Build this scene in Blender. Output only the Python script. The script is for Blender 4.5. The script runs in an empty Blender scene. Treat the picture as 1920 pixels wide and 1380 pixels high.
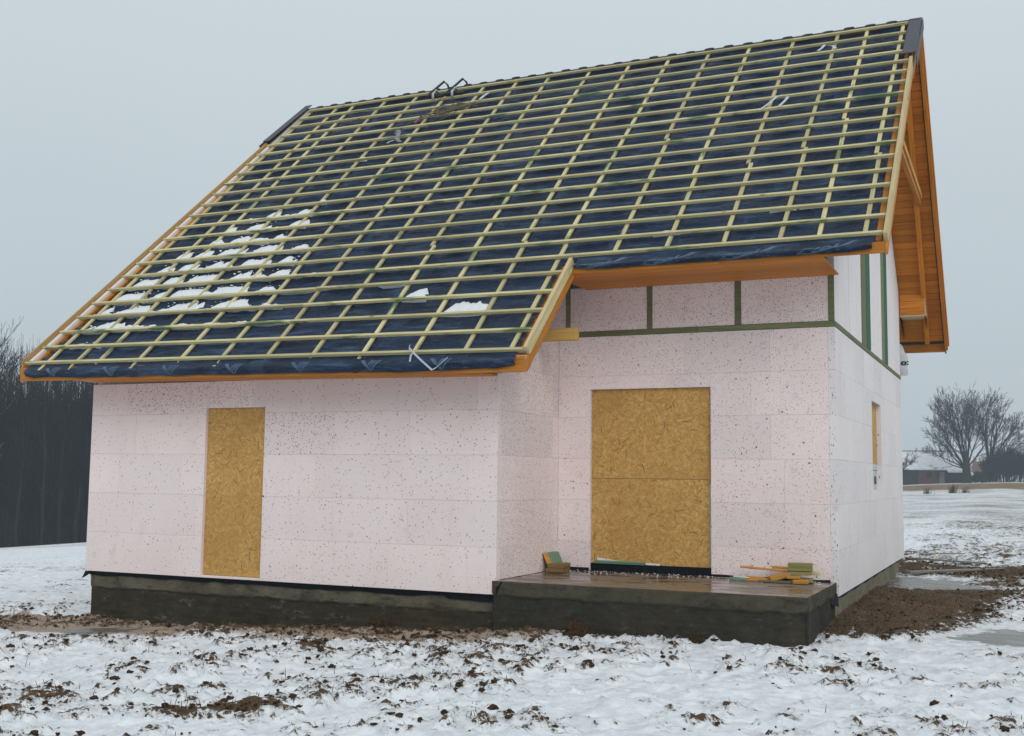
import bpy, bmesh, math, random
import numpy as np
from mathutils import Vector, Matrix, noise as mnoise

random.seed(7)
RNG = np.random.default_rng(7)
scn = bpy.context.scene
COL = scn.collection
R = math.radians

# ------------------------------------------------------------------ camera
CAM = Vector((11.0861, -11.1367, 1.2725))
yaw, pit, rol = 0.42702, 0.09576, 0.011564
fw = Vector((-math.sin(yaw)*math.cos(pit), math.cos(yaw)*math.cos(pit), math.sin(pit)))
rt = Vector((math.cos(yaw), math.sin(yaw), 0)); up = rt.cross(fw)
r2 = rt*math.cos(rol) + up*math.sin(rol); u2 = up*math.cos(rol) - rt*math.sin(rol)
cd = bpy.data.cameras.new('camera'); cam = bpy.data.objects.new('camera', cd); COL.objects.link(cam)
cd.sensor_width = 36; cd.lens = 2112.786/1920*36; cd.clip_end = 3000; cd.clip_start = 0.1
cam.matrix_world = Matrix(((r2.x, u2.x, -fw.x, CAM.x), (r2.y, u2.y, -fw.y, CAM.y), (r2.z, u2.z, -fw.z, CAM.z), (0, 0, 0, 1)))
scn.camera = cam

# ------------------------------------------------------------------ world: overcast winter sky
SUN_EL, SUN_AZ = R(33), R(140)          # azimuth measured clockwise from +Y
w = bpy.data.worlds.new('World'); scn.world = w; w.use_nodes = True
nt = w.node_tree; nt.nodes.clear()
def N(tree, t, **kw):
    n = tree.nodes.new(t)
    for k, v in kw.items(): setattr(n, k, v)
    return n
out = N(nt, 'ShaderNodeOutputWorld'); bg = N(nt, 'ShaderNodeBackground')
tc = N(nt, 'ShaderNodeTexCoord'); sep = N(nt, 'ShaderNodeSeparateXYZ'); ramp = N(nt, 'ShaderNodeValToRGB')
sky = N(nt, 'ShaderNodeTexSky', sky_type='NISHITA', sun_disc=False, sun_elevation=SUN_EL, sun_rotation=SUN_AZ)
e = ramp.color_ramp; e.elements[0].position = 0.0; e.elements[0].color = (.445, .495, .53, 1)
e.elements[1].position = 1.0; e.elements[1].color = (.82, .87, .90, 1)
for p_, c_ in ((.12, (.495, .56, .595, 1)), (.40, (.59, .665, .70, 1))):
    el = e.elements.new(p_); el.color = c_
add = N(nt, 'ShaderNodeMix', data_type='RGBA', blend_type='ADD')
add.inputs[0].default_value = 0.004
nz = N(nt, 'ShaderNodeTexNoise'); nz.inputs['Scale'].default_value = 1.6; nz.inputs['Detail'].default_value = 3
mul = N(nt, 'ShaderNodeMix', data_type='RGBA', blend_type='MULTIPLY'); mul.inputs[0].default_value = 1
nr = N(nt, 'ShaderNodeMapRange'); nr.inputs[3].default_value = .955; nr.inputs[4].default_value = 1.045
L = nt.links.new
L(tc.outputs['Generated'], sep.inputs[0]); L(sep.outputs['Z'], ramp.inputs[0]); L(tc.outputs['Generated'], nz.inputs[0])
L(nz.outputs[0], nr.inputs[0]); L(ramp.outputs[0], mul.inputs[6]); L(nr.outputs[0], mul.inputs[7])
L(mul.outputs[2], add.inputs[6]); L(sky.outputs[0], add.inputs[7]); L(add.outputs[2], bg.inputs[0]); L(bg.outputs[0], out.inputs[0])
bg.inputs[1].default_value = 1.0

sd = bpy.data.lights.new('sun', 'SUN'); so = bpy.data.objects.new('sun', sd); COL.objects.link(so)
sd.energy = 1.15; sd.angle = R(40); sd.color = (1, .97, .93)
sdir = Vector((math.sin(SUN_AZ)*math.cos(SUN_EL), math.cos(SUN_AZ)*math.cos(SUN_EL), math.sin(SUN_EL)))
so.rotation_euler = sdir.to_track_quat('Z', 'Y').to_euler()

vs = scn.view_settings; vs.view_transform = 'Standard'; vs.look = 'None'; vs.exposure = 0.0; vs.gamma = 1.0; vs.use_curve_mapping = False
scn.cycles.volume_step_rate = 4; scn.cycles.volume_bounces = 1; scn.cycles.max_bounces = 6

# ------------------------------------------------------------------ helpers
def tag(o, label=None, cat=None, group=None, kind=None):
    if label: o['label'] = label
    if cat: o['category'] = cat
    if group: o['group'] = group
    if kind: o['kind'] = kind
    return o
def link(o, parent=None):
    COL.objects.link(o)
    if parent: o.parent = parent
    return o
def empty(name, loc=(0, 0, 0)):
    o = bpy.data.objects.new(name, None); o.location = loc; o.empty_display_size = .2
    return link(o)
def meshobj(name, verts, faces, mat, parent=None, smooth=False):
    me = bpy.data.meshes.new(name); me.from_pydata([tuple(v) for v in verts], [], faces)
    me.materials.append(mat); 
    if smooth: me.polygons.foreach_set('use_smooth', [True]*len(me.polygons))
    me.update()
    return link(bpy.data.objects.new(name, me), parent)
def npmesh(name, V, Q, mat, parent=None, smooth=True):
    """V (n,3) float, Q (m,k) int, fast"""
    me = bpy.data.meshes.new(name); V = np.asarray(V, np.float32); Q = np.asarray(Q, np.int32); k = Q.shape[1]
    me.vertices.add(len(V)); me.vertices.foreach_set('co', V.ravel())
    me.loops.add(Q.size); me.loops.foreach_set('vertex_index', Q.ravel())
    me.polygons.add(len(Q)); me.polygons.foreach_set('loop_start', np.arange(0, Q.size, k, dtype=np.int32))
    me.polygons.foreach_set('use_smooth', np.full(len(Q), smooth))
    me.materials.append(mat); me.update(calc_edges=True); me.validate()
    return link(bpy.data.objects.new(name, me), parent)
def local(o, parent):
    """parent o keeping its world placement when the parent is not at the origin"""
    o.parent = parent; o.matrix_parent_inverse = parent.matrix_basis.inverted()
    return o
_bc = {}
def boxmesh(lx, ly, lz, bev, name='piece'):
    key = (round(lx, 4), round(ly, 4), round(lz, 4), bev)
    if key in _bc: return _bc[key]
    bm = bmesh.new(); bmesh.ops.create_cube(bm, size=1)
    bmesh.ops.scale(bm, vec=(lx, ly, lz), verts=bm.verts)
    if bev: bmesh.ops.bevel(bm, geom=bm.edges[:], offset=bev, segments=1, affect='EDGES')
    me = bpy.data.meshes.new(name); bm.to_mesh(me); bm.free(); _bc[key] = me
    return me
def setmat(me, mat):
    me.materials.clear(); me.materials.append(mat)
def boxm(name, M, lx, ly, lz, mat, parent=None, bev=.003):
    me = boxmesh(lx, ly, lz, bev, name)
    if len(me.materials) and me.materials[0] != mat: me = me.copy()
    setmat(me, mat)
    o = bpy.data.objects.new(name, me); o.matrix_world = M
    return link(o, parent)
def box(name, x0, x1, y0, y1, z0, z1, mat, parent=None, bev=.003):
    return boxm(name, Matrix.Translation(((x0+x1)/2, (y0+y1)/2, (z0+z1)/2)), x1-x0, y1-y0, z1-z0, mat, parent, bev)
def beam(name, p0, p1, wid, hgt, mat, parent=None, upv=(0, 0, 1), bev=.003):
    """box whose length runs p0->p1 (centre line), hgt along upv, wid across"""
    p0, p1 = Vector(p0), Vector(p1); X = (p1-p0); ln = X.length; X.normalize()
    U = Vector(upv); U = (U - X*U.dot(X)).normalized(); Y = U.cross(X)
    c = (p0+p1)/2
    M = Matrix(((X.x, Y.x, U.x, c.x), (X.y, Y.y, U.y, c.y), (X.z, Y.z, U.z, c.z), (0, 0, 0, 1)))
    return boxm(name, M, ln, wid, hgt, mat, parent, bev)

# numpy noise -------------------------------------------------------
def _hash(i, j, s):
    h = (i.astype(np.int64)*374761393 + j.astype(np.int64)*668265263 + s*974634777) & 0xffffffff
    h = ((h ^ (h >> 13))*1274126177) & 0xffffffff
    return ((h ^ (h >> 16)) & 0xffffff)/float(0xffffff)
def vn(x, y, s=0):
    x = np.asarray(x, float); y = np.asarray(y, float)
    i = np.floor(x); j = np.floor(y); u = x-i; v = y-j
    u = u*u*u*(u*(u*6-15)+10); v = v*v*v*(v*(v*6-15)+10)
    a = _hash(i, j, s); b = _hash(i+1, j, s); c = _hash(i, j+1, s); d = _hash(i+1, j+1, s)
    return (a*(1-u)+b*u)*(1-v)+(c*(1-u)+d*u)*v
def fbm(x, y, o=4, s=0, g=.5):
    t = 0; a = 1; n = 0
    for k in range(o):
        t = t+a*vn(x*2**k+k*17.3, y*2**k-k*9.1, s+k); n += a; a *= g
    return t/n
def sst(a, b, x):
    t = np.clip((x-a)/(b-a), 0, 1); return t*t*(3-2*t)

# ------------------------------------------------------------------ materials
def mat_new(name):
    m = bpy.data.materials.new(name); m.use_nodes = True; t = m.node_tree; t.nodes.clear()
    o = t.nodes.new('ShaderNodeOutputMaterial'); b = t.nodes.new('ShaderNodeBsdfPrincipled')
    t.links.new(b.outputs[0], o.inputs[0]); b.inputs['Specular IOR Level'].default_value = .3
    return m, t, b
class T:
    """tiny node builder"""
    def __init__(s, t): s.t = t
    def _in(s, n, i, v):
        if v is None: return
        if isinstance(v, bpy.types.NodeSocket): s.t.links.new(v, n.inputs[i])
        else: n.inputs[i].default_value = v
    def coord(s, k='Object'): return s.t.nodes.new('ShaderNodeTexCoord').outputs[k]
    def mapping(s, vec, scale=(1, 1, 1), rot=(0, 0, 0), loc=None):
        n = s.t.nodes.new('ShaderNodeMapping'); s._in(n, 0, vec); n.inputs[3].default_value = scale; n.inputs[2].default_value = rot
        if loc is not None: s._in(n, 1, loc)
        return n.outputs[0]
    def noise(s, vec, scale, detail=4, rough=.55, dist=0):
        n = s.t.nodes.new('ShaderNodeTexNoise'); s._in(n, 0, vec); n.inputs['Scale'].default_value = scale
        n.inputs['Detail'].default_value = detail; n.inputs['Roughness'].default_value = rough; n.inputs['Distortion'].default_value = dist
        return n.outputs[0]
    def voro(s, vec, scale, rnd=1, feature='F1', dim='3D'):
        n = s.t.nodes.new('ShaderNodeTexVoronoi'); n.feature = feature; n.voronoi_dimensions = dim; s._in(n, 0, vec)
        n.inputs['Scale'].default_value = scale; n.inputs['Randomness'].default_value = rnd
        return n.outputs['Distance'], n.outputs['Color']
    def math(s, op, a, b=None, c=None, clamp=False):
        n = s.t.nodes.new('ShaderNodeMath'); n.operation = op; n.use_clamp = clamp; s._in(n, 0, a); s._in(n, 1, b); s._in(n, 2, c); return n.outputs[0]
    def rng(s, v, a, b, c=0, d=1, smooth=True):
        n = s.t.nodes.new('ShaderNodeMapRange'); n.interpolation_type = 'SMOOTHSTEP' if smooth else 'LINEAR'
        for i, x in enumerate((v, a, b, c, d)): s._in(n, i, x)
        return n.outputs[0]
    def mix(s, f, a, b, mode='MIX'):
        n = s.t.nodes.new('ShaderNodeMix'); n.data_type = 'RGBA'; n.blend_type = mode; s._in(n, 0, f)
        s._in(n, 6, (*a, 1) if isinstance(a, tuple) and len(a) == 3 else a); s._in(n, 7, (*b, 1) if isinstance(b, tuple) and len(b) == 3 else b)
        return n.outputs[2]
    def sep(s, v):
        n = s.t.nodes.new('ShaderNodeSeparateXYZ'); s._in(n, 0, v); return n.outputs
    def comb(s, x, y, z):
        n = s.t.nodes.new('ShaderNodeCombineXYZ'); s._in(n, 0, x); s._in(n, 1, y); s._in(n, 2, z); return n.outputs[0]
    def bump(s, h, strength=.3, dist=.01):
        n = s.t.nodes.new('ShaderNodeBump'); n.inputs['Strength'].default_value = strength; n.inputs['Distance'].default_value = dist; s._in(n, 2, h) if False else s.t.links.new(h, n.inputs['Height'])
        return n.outputs[0]
    def info(s, k): return s.t.nodes.new('ShaderNodeObjectInfo').outputs[k]
    def ramp(s, v, els):
        n = s.t.nodes.new('ShaderNodeValToRGB'); s._in(n, 0, v); r = n.color_ramp
        r.elements[0].position, r.elements[0].color = els[0][0], (*els[0][1], 1); r.elements[1].position, r.elements[1].color = els[-1][0], (*els[-1][1], 1)
        for p, c in els[1:-1]: q = r.elements.new(p); q.color = (*c, 1)
        return n.outputs[0]

def mat_eps(name, base, tint, stretch, dens):
    m, t, b = mat_new(name); k = T(t); co = k.coord('Object')
    geo = t.nodes.new('ShaderNodeNewGeometry').outputs['Position']
    oc = k.sep(k.info('Color'))                       # x: speckle amount of this board, y: tone
    v = k.mapping(geo, (1, 1, stretch))
    big = k.noise(geo, 1.3, 3); fine = k.noise(geo, 45, 2)
    col = k.mix(k.rng(big, .3, .72), base, tint)
    col = k.mix(k.math('MULTIPLY', k.rng(fine, .4, .75), .25), col, (.60, .54, .55))
    col = k.mix(k.math('MULTIPLY', oc[1], .5), col, (.52, .50, .52))
    dirt = k.noise(k.mapping(geo, (1.6, 1.6, .5)), 2.2, 5, .65)
    col = k.mix(k.math('MULTIPLY', k.rng(dirt, .56, .82), .30), col, (.50, .36, .26))
    for sc, rad, lo, dark in ((62, .36, .0, (.07, .07, .085)), (40, .30, .03, (.05, .055, .075)), (17, .19, .10, (.05, .05, .06))):
        d, c = k.voro(v, sc); cs = k.sep(c)
        thr = k.math('MULTIPLY', oc[0], dens*(1 if sc > 50 else .62 if sc > 20 else .25))
        on = k.math('LESS_THAN', cs[0], thr)
        size = k.math('MULTIPLY', k.math('ADD', .45, k.math('MULTIPLY', cs[1], .75)), rad)
        dot = k.rng(k.math('SUBTRACT', size, d), 0, .06)
        f = k.math('MULTIPLY', k.math('MULTIPLY', dot, on), k.math('ADD', .50, k.math('MULTIPLY', cs[2], .5)))
        colr = k.mix(cs[1], dark, (.16, .085, .05)) if sc > 20 else dark
        col = k.mix(f, col, colr)
    # pressed-in fixing dowels
    d, c = k.voro(k.mapping(geo, (1, 1, 1)), 2.3, .55)
    ring = k.math('SUBTRACT', 1.0, k.rng(k.math('ABSOLUTE', k.math('SUBTRACT', d, .085)), .0, .03))
    dent = k.rng(d, .05, .10)
    col = k.mix(k.math('MULTIPLY', ring, .20), col, (.30, .26, .25))
    t.links.new(col, b.inputs[0]); b.inputs['Roughness'].default_value = .85; b.inputs['Specular IOR Level'].default_value = .15
    hgt = k.math('ADD', k.math('MULTIPLY', dent, .6), k.math('MULTIPLY', fine, .25))
    t.links.new(k.bump(hgt, .5, .008), b.inputs['Normal'])
    return m
M_EPS = mat_eps('eps_pink', (.885, .765, .75), (.855, .715, .695), 1, .62)
M_EPSG = mat_eps('eps_pale', (.80, .765, .765), (.78, .725, .725), .35, .34)

def mat_osb():
    m, t, b = mat_new('osb'); k = T(t); co = k.coord('Object')
    rnd = k.info('Random'); off = k.comb(k.math('MULTIPLY', rnd, 37), k.math('MULTIPLY', rnd, 11), 0)
    base = k.mapping(co, loc=off)
    warp = k.noise(base, 7, 2)
    col = None; hsum = None
    for i, (cs, ln) in enumerate(((7, 1), (10, 1), (14, 1))):
        vv = k.mapping(base, loc=(3.7*i, 9.1*i, 0))
        d, c = k.voro(k.mapping(vv, (1, .55, 1), (0, .8*i, 0)), cs)
        ang = k.math('MULTIPLY', k.sep(c)[0], 3.1416)
        n = t.nodes.new('ShaderNodeVectorRotate'); n.rotation_type = 'Y_AXIS'; t.links.new(vv, n.inputs[0]); t.links.new(ang, n.inputs['Angle'])
        st = k.mapping(n.outputs[0], (9, 9, 70))
        s_ = k.noise(st, 1, 2, .6)
        tone = k.ramp(k.rng(s_, .28, .74, smooth=False), [(0, (.32, .155, .04)), (.30, (.51, .285, .08)), (.62, (.62, .38, .115)), (1, (.74, .51, .21))])
        tone = k.mix(k.math('MULTIPLY', k.sep(c)[1], .45), tone, (.37, .18, .04))
        col = tone if col is None else k.mix(k.rng(k.noise(vv, 16, 2), .47, .53), col, tone)
        hsum = s_ if hsum is None else k.math('ADD', hsum, s_)
    # visible strands: light ones in several layers, then single dark and reddish ones
    for i, (sc, thr, dark) in enumerate(((9, .9, (.66, .42, .14)), (8.5, .9, (.42, .21, .045)), (10, .9, (.60, .36, .10)), (8, .9, (.70, .48, .19)), (9, .8, (.36, .165, .034)), (8.5, .9, (.64, .40, .13)), (11, .8, (.50, .26, .065)), (5, .14, (.12, .085, .05)), (6, .20, (.48, .16, .04)), (9, .16, (.20, .10, .035)))):
        vv = k.mapping(base, loc=(1.3+i, 2.7*i, .6*i))
        n = t.nodes.new('ShaderNodeTexVoronoi'); n.feature = 'F1'; t.links.new(k.mapping(vv, (1, .01, 1)), n.inputs[0]); n.inputs['Scale'].default_value = sc
        df = t.nodes.new('ShaderNodeVectorMath'); df.operation = 'SUBTRACT'
        t.links.new(k.mapping(vv, (1, .01, 1)), df.inputs[0]); t.links.new(n.outputs['Position'], df.inputs[1])
        ro = t.nodes.new('ShaderNodeVectorRotate'); ro.rotation_type = 'Y_AXIS'; t.links.new(df.outputs[0], ro.inputs[0]); t.links.new(k.math('MULTIPLY', k.sep(n.outputs['Color'])[0], 3.1416), ro.inputs['Angle'])
        p = k.sep(ro.outputs[0])
        ins = k.math('MULTIPLY', k.math('LESS_THAN', k.math('ABSOLUTE', p[0]), k.math('ADD', .026, k.math('MULTIPLY', k.sep(n.outputs['Color'])[2], .035))), k.math('LESS_THAN', k.math('ABSOLUTE', p[2]), .0085 if thr > .5 else .0060))
        ins = k.math('MULTIPLY', ins, k.math('LESS_THAN', k.sep(n.outputs['Color'])[1], thr))
        col = k.mix(k.math('MULTIPLY', ins, .42 if thr > .5 else .72), col, dark)
    wet = k.noise(base, 1.1, 3)
    col = k.mix(k.math('MULTIPLY', k.rng(wet, .40, .7), .35), col, (.40, .205, .055))
    t.links.new(col, b.inputs[0]); b.inputs['Roughness'].default_value = .7
    t.links.new(k.bump(hsum, .4, .004), b.inputs['Normal'])
    return m
M_OSB = mat_osb()

def mat_wood(name, c0, c1, c2, green=0., rough=.7, grain=1., knots=True, spec=.25, gcol=(.10, .17, .07)):
    """object coords: length along local X"""
    m, t, b = mat_new(name); k = T(t); co = k.coord('Object'); rnd = k.info('Random')
    off = k.comb(k.math('MULTIPLY', rnd, 53), k.math('MULTIPLY', rnd, 17), k.math('MULTIPLY', rnd, 29))
    v = k.mapping(co, loc=off)
    g = k.noise(k.mapping(v, (1.2*grain, 26*grain, 26*grain)), 1.6, 4, .6, .4)
    g2 = k.noise(k.mapping(v, (1.0, 90, 90)), 1.0, 2)
    col = k.ramp(k.rng(g, .25, .75, smooth=False), [(0, c0), (.5, c1), (1, c2)])
    col = k.mix(k.math('MULTIPLY', g2, .18), col, c0)
    hv = k.math('ADD', .78, k.math('MULTIPLY', rnd, .40)); col = k.mix(1.0, col, k.comb(hv, hv, hv), 'MULTIPLY')
    if green:
        gn = k.noise(k.mapping(v, (1.1, 5, 5)), 1.3, 3, .6)
        lo = k.math('SUBTRACT', .66, k.math('MULTIPLY', rnd, .16))
        f = k.math('MULTIPLY', k.rng(gn, lo, k.math('ADD', lo, .12)), green)
        col = k.mix(f, col, gcol)
        st = k.noise(k.mapping(v, (.6, 2, 2)), 2.1, 3)
        col = k.mix(k.math('MULTIPLY', k.rng(st, .6, .75), .35*green), col, (.16, .25, .14))
    if knots:
        d, c = k.voro(k.mapping(v, (1, 3, 3)), 1.9)
        f = k.math('MULTIPLY', k.rng(d, .10, .05), k.math('LESS_THAN', k.sep(c)[0], .55))
        col = k.mix(k.math('MULTIPLY', f, .75), col, (.10, .055, .025))
    t.links.new(col, b.inputs[0]); b.inputs['Roughness'].default_value = rough; b.inputs['Specular IOR Level'].default_value = spec
    t.links.new(k.bump(g, .25, .003), b.inputs['Normal'])
    return m
M_BAT = mat_wood('pale_batten_wood', (.38, .335, .16), (.55, .49, .26), (.66, .61, .37), green=.9)
M_VRG = mat_wood('verge_wood', (.48, .36, .18), (.62, .50, .27), (.70, .60, .37), green=.25)
M_TAN = mat_wood('tan_rail_wood', (.36, .21, .075), (.47, .28, .105), (.55, .35, .15))
M_WHT = mat_wood('whitewashed_wood', (.62, .60, .56), (.72, .71, .68), (.78, .77, .75), knots=False)
M_ORG = mat_wood('stained_wood', (.33, .115, .012), (.50, .185, .020), (.60, .255, .035), rough=.55)
M_SOF = mat_wood('stained_soffit', (.42, .125, .010), (.56, .195, .016), (.63, .25, .028), rough=.55, knots=False)
M_PLN = mat_wood('fresh_beam', (.50, .28, .06), (.60, .37, .10), (.68, .45, .15))
M_GRN = mat_wood('treated_green_wood', (.12, .13, .06), (.17, .18, .085), (.22, .225, .115), green=.6, gcol=(.08, .16, .095))
M_GRD = mat_wood('treated_dark_green', (.018, .075, .045), (.027, .105, .062), (.045, .13, .075), knots=True)
M_BLK = mat_wood('treated_block', (.16, .155, .045), (.24, .225, .07), (.32, .30, .11), green=.4)
M_OFF = mat_wood('orange_offcut', (.42, .17, .025), (.60, .27, .045), (.68, .36, .08), knots=False)
M_BRN = mat_wood('weathered_offcut', (.17, .10, .04), (.27, .165, .06), (.36, .24, .10), knots=False)
M_MIN = mat_wood('mint_offcut', (.10, .19, .13), (.15, .25, .17), (.21, .30, .20), knots=False)
M_OLD = mat_wood('wet_old_plank', (.10, .088, .07), (.17, .15, .12), (.25, .23, .19), rough=.45)

def mat_membrane():
    m, t, b = mat_new('roof_membrane'); k = T(t); co = k.coord('Object')
    n1 = k.noise(co, 2.1, 4, .6); n2 = k.noise(k.mapping(co, (9, 60, 60)), 1, 3)
    cr = k.noise(k.mapping(co, (70, 6, 6)), 1, 2); mid = k.noise(k.mapping(co, (5, 22, 22)), 1, 4, .65)
    col = k.mix(k.rng(n1, .35, .7), (.007, .017, .043), (.014, .034, .078))
    pr = k.noise(k.mapping(co, (2.3, 1.2, 1.2), (0, 0, .7)), 1.8, 5, .7, .6)
    col = k.mix(k.math('MULTIPLY', k.rng(pr, .58, .66), .55), col, (.034, .072, .145))
    fr = k.noise(k.mapping(co, (6, 40, 40)), 1.0, 3, .7)
    col = k.mix(k.math('MULTIPLY', k.rng(fr, .58, .74), .45), col, (.10, .155, .24))  # pale streaks: light along the fold lines, mixed into the colour
    bd = k.noise(k.mapping(co, (1.6, 10, 10)), 1.0, 4, .6, .5); col = k.mix(k.math('MULTIPLY', k.rng(bd, .53, .66), .55), col, (.060, .105, .18)); col = k.mix(k.math('MULTIPLY', k.rng(bd, .46, .34), .6), col, (.004, .008, .020))  # fold shading painted into the colour: bands lightened on crests, darkened in hollows
    t.links.new(col, b.inputs[0]); b.inputs['Specular IOR Level'].default_value = .25
    t.links.new(k.rng(n1, .3, .7, .30, .45), b.inputs['Roughness'])
    h = k.math('ADD', k.math('MULTIPLY', bd, 1.6), k.math('MULTIPLY', cr, .35)); h = k.math('ADD', h, k.math('ADD', k.math('MULTIPLY', n2, .3), k.math('MULTIPLY', mid, 1.0)))
    t.links.new(k.bump(h, 1.0, .028), b.inputs['Normal'])
    return m
M_MEM = mat_membrane()

def mat_simple(name, col, rough=.6, spec=.3, var=.25, scale=8, bump=.2, metal=0, vec=(1, 1, 1), bdist=.005, dark=None):
    m, t, b = mat_new(name); k = T(t); co = k.mapping(k.coord('Object'), vec)
    n = k.noise(co, scale, 5, .6); dk = dark or tuple(c*(1-var*1.6) for c in col)
    t.links.new(k.mix(k.rng(n, .28, .72), dk, col), b.inputs[0])
    b.inputs['Roughness'].default_value = rough; b.inputs['Specular IOR Level'].default_value = spec; b.inputs['Metallic'].default_value = metal
    if bump: t.links.new(k.bump(n, bump, bdist), b.inputs['Normal'])
    return m
M_PRT = mat_simple('membrane_print', (.075, .125, .21), .45, .35, .25, 14)
M_CAP = mat_simple('graphite_cap', (.040, .048, .058), .5, .4, .25, 60, .4, vec=(.1, 1, 1))
M_TIL = mat_simple('roof_tile_dark', (.045, .045, .05), .5, .4, .3, 12)
M_BIT = mat_simple('bitumen', (.008, .010, .014), .6, .12, .3, 30)
M_TAPE = mat_simple('white_tape', (.50, .53, .58), .5, .3, .1, 10, 0)
M_FOIL = mat_simple('white_foil', (.55, .58, .60), .5, .3, .12, 6, .3)
M_INK = mat_simple('black_ink', (.012, .012, .014), .6, .2, .1, 10, 0)
M_ROPE = mat_simple('rope', (.20, .17, .12), .9, .1, .35, 80)
M_RUB = mat_simple('black_strap', (.02, .02, .022), .5, .4, .4, 20)
M_GRY = mat_simple('grey_metal', (.20, .21, .22), .4, .5, .25, 20, .1)
M_RED = mat_simple('red_plastic', (.26, .07, .08), .5, .4, .2, 20, 0)
M_SOIL = mat_simple('soil', (.072, .042, .021), .95, .1, .4, 60, .8, bdist=.01)
M_GRS = mat_simple('dry_grass', (.10, .066, .030), .9, .1, .3, 20, 0)
M_BARK = mat_simple('bark', (.026, .024, .024), .95, .1, .3, 3, .3)
M_BRKG = mat_simple('wood_bark', (.030, .029, .030), .95, .1, .4, .3, 0)
M_BIRCH = mat_simple('birch_bark', (.24, .235, .23), .9, .1, .35, 6, .2)
M_BUSH = mat_simple('bush_twigs', (.030, .027, .028), .95, .1, .3, 2, 0)
M_BRICK = mat_simple('old_brick', (.17, .062, .045), .9, .1, .3, 1.5, .2)
M_DWOOD = mat_simple('dark_boards', (.045, .042, .042), .9, .1, .3, 2, .2)
M_RTILE = mat_simple('red_roof', (.20, .10, .085), .8, .2, .3, 2, .2)
M_SNOWR = mat_simple('barn_roof_snow', (.82, .84, .86), .9, .1, .05, 1.5, .3, dark=(.66, .68, .71))

def mat_snow():
    m, t, b = mat_new('snow'); k = T(t); co = k.coord('Object')
    n = k.noise(co, 40, 4, .65)
    t.links.new(k.mix(k.rng(n, .3, .7), (.66, .69, .72), (.79, .81, .83)), b.inputs[0]); b.inputs['Roughness'].default_value = .8
    t.links.new(k.bump(n, .7, .02), b.inputs['Normal']); return m
M_SNOW = mat_snow()

def mat_conc(name, upper, lower, zsplit, wet):
    m, t, b = mat_new(name); k = T(t); co = k.coord('Object'); z = k.sep(co)[2]
    n = k.noise(co, 3.2, 5, .62); f = k.noise(co, 60, 4, .65); st = k.noise(k.mapping(co, (7, 7, .5)), 1.6, 3)
    hb = k.noise(k.mapping(co, (.5, .5, 14)), 1.3, 3)
    split = k.rng(k.math('ADD', z, k.math('MULTIPLY', k.math('SUBTRACT', n, .5), .12)), zsplit-.012, zsplit+.012)
    col = k.mix(split, lower, upper)
    col = k.mix(k.math('MULTIPLY', k.rng(n, .35, .75), .55), col, tuple(c*.5 for c in lower))
    col = k.mix(k.math('MULTIPLY', k.rng(k.noise(co, 1.1, 4), .5, .72), .4), col, (.075, .052, .028))
    col = k.mix(k.math('MULTIPLY', k.rng(st, .70, .78), .25), col, (.30, .29, .27))
    col = k.mix(k.math('MULTIPLY', k.rng(f, .35, .7), .35), col, tuple(min(1, c*1.5) for c in lower))
    pat = k.noise(k.mapping(co, (1, 1, 2.2)), 6.5, 6, .7); col = k.mix(k.math('MULTIPLY', k.rng(pat, .50, .66), .55), col, tuple(c*.45 for c in lower)); col = k.mix(k.math('MULTIPLY', k.rng(pat, .44, .30), .5), col, tuple(min(1, c*1.35) for c in upper))
    t.links.new(col, b.inputs[0]); t.links.new(k.rng(n, .3, .7, wet, min(1, wet+.2)), b.inputs['Roughness']); b.inputs['Specular IOR Level'].default_value = .12
    t.links.new(k.bump(k.math('ADD', f, k.math('ADD', k.math('MULTIPLY', n, 1.2), k.math('MULTIPLY', hb, .6))), .5, .012), b.inputs['Normal'])
    return m
M_FND = mat_conc('foundation_concrete', (.155, .138, .10), (.044, .038, .026), -.20, .75)
M_FNG = mat_conc('gable_foundation', (.23, .22, .18), (.20, .18, .12), -.12, .7)
M_SLF = mat_conc('porch_concrete', (.080, .070, .048), (.038, .035, .027), -.0, .75)
def mat_slabtop():
    m, t, b = mat_new('wet_porch_top'); k = T(t); co = k.coord('Object')
    n = k.noise(k.mapping(co, (1, 2.6, 1)), 1.7, 5, .6); f = k.noise(co, 42, 4, .7); cr = k.voro(co, 55)[0]
    y = k.sep(co)[1]
    col = k.mix(k.rng(n, .35, .65), (.105, .070, .045), (.19, .155, .125))
    sp = k.math('MULTIPLY', k.math('LESS_THAN', cr, .16), k.rng(k.math('ADD', y, k.math('MULTIPLY', n, .8)), 1.35, 1.75))
    col = k.mix(k.math('MULTIPLY', sp, .8), col, (.62, .60, .52))
    col = k.mix(k.math('MULTIPLY', k.rng(f, .5, .7), .35), col, (.06, .042, .03))
    t.links.new(col, b.inputs[0]); t.links.new(k.rng(n, .42, .6, .08, .55), b.inputs['Roughness']); b.inputs['Specular IOR Level'].default_value = .6
    t.links.new(k.bump(f, .12, .004), b.inputs['Normal']); return m
M_SLT = mat_slabtop()

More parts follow.
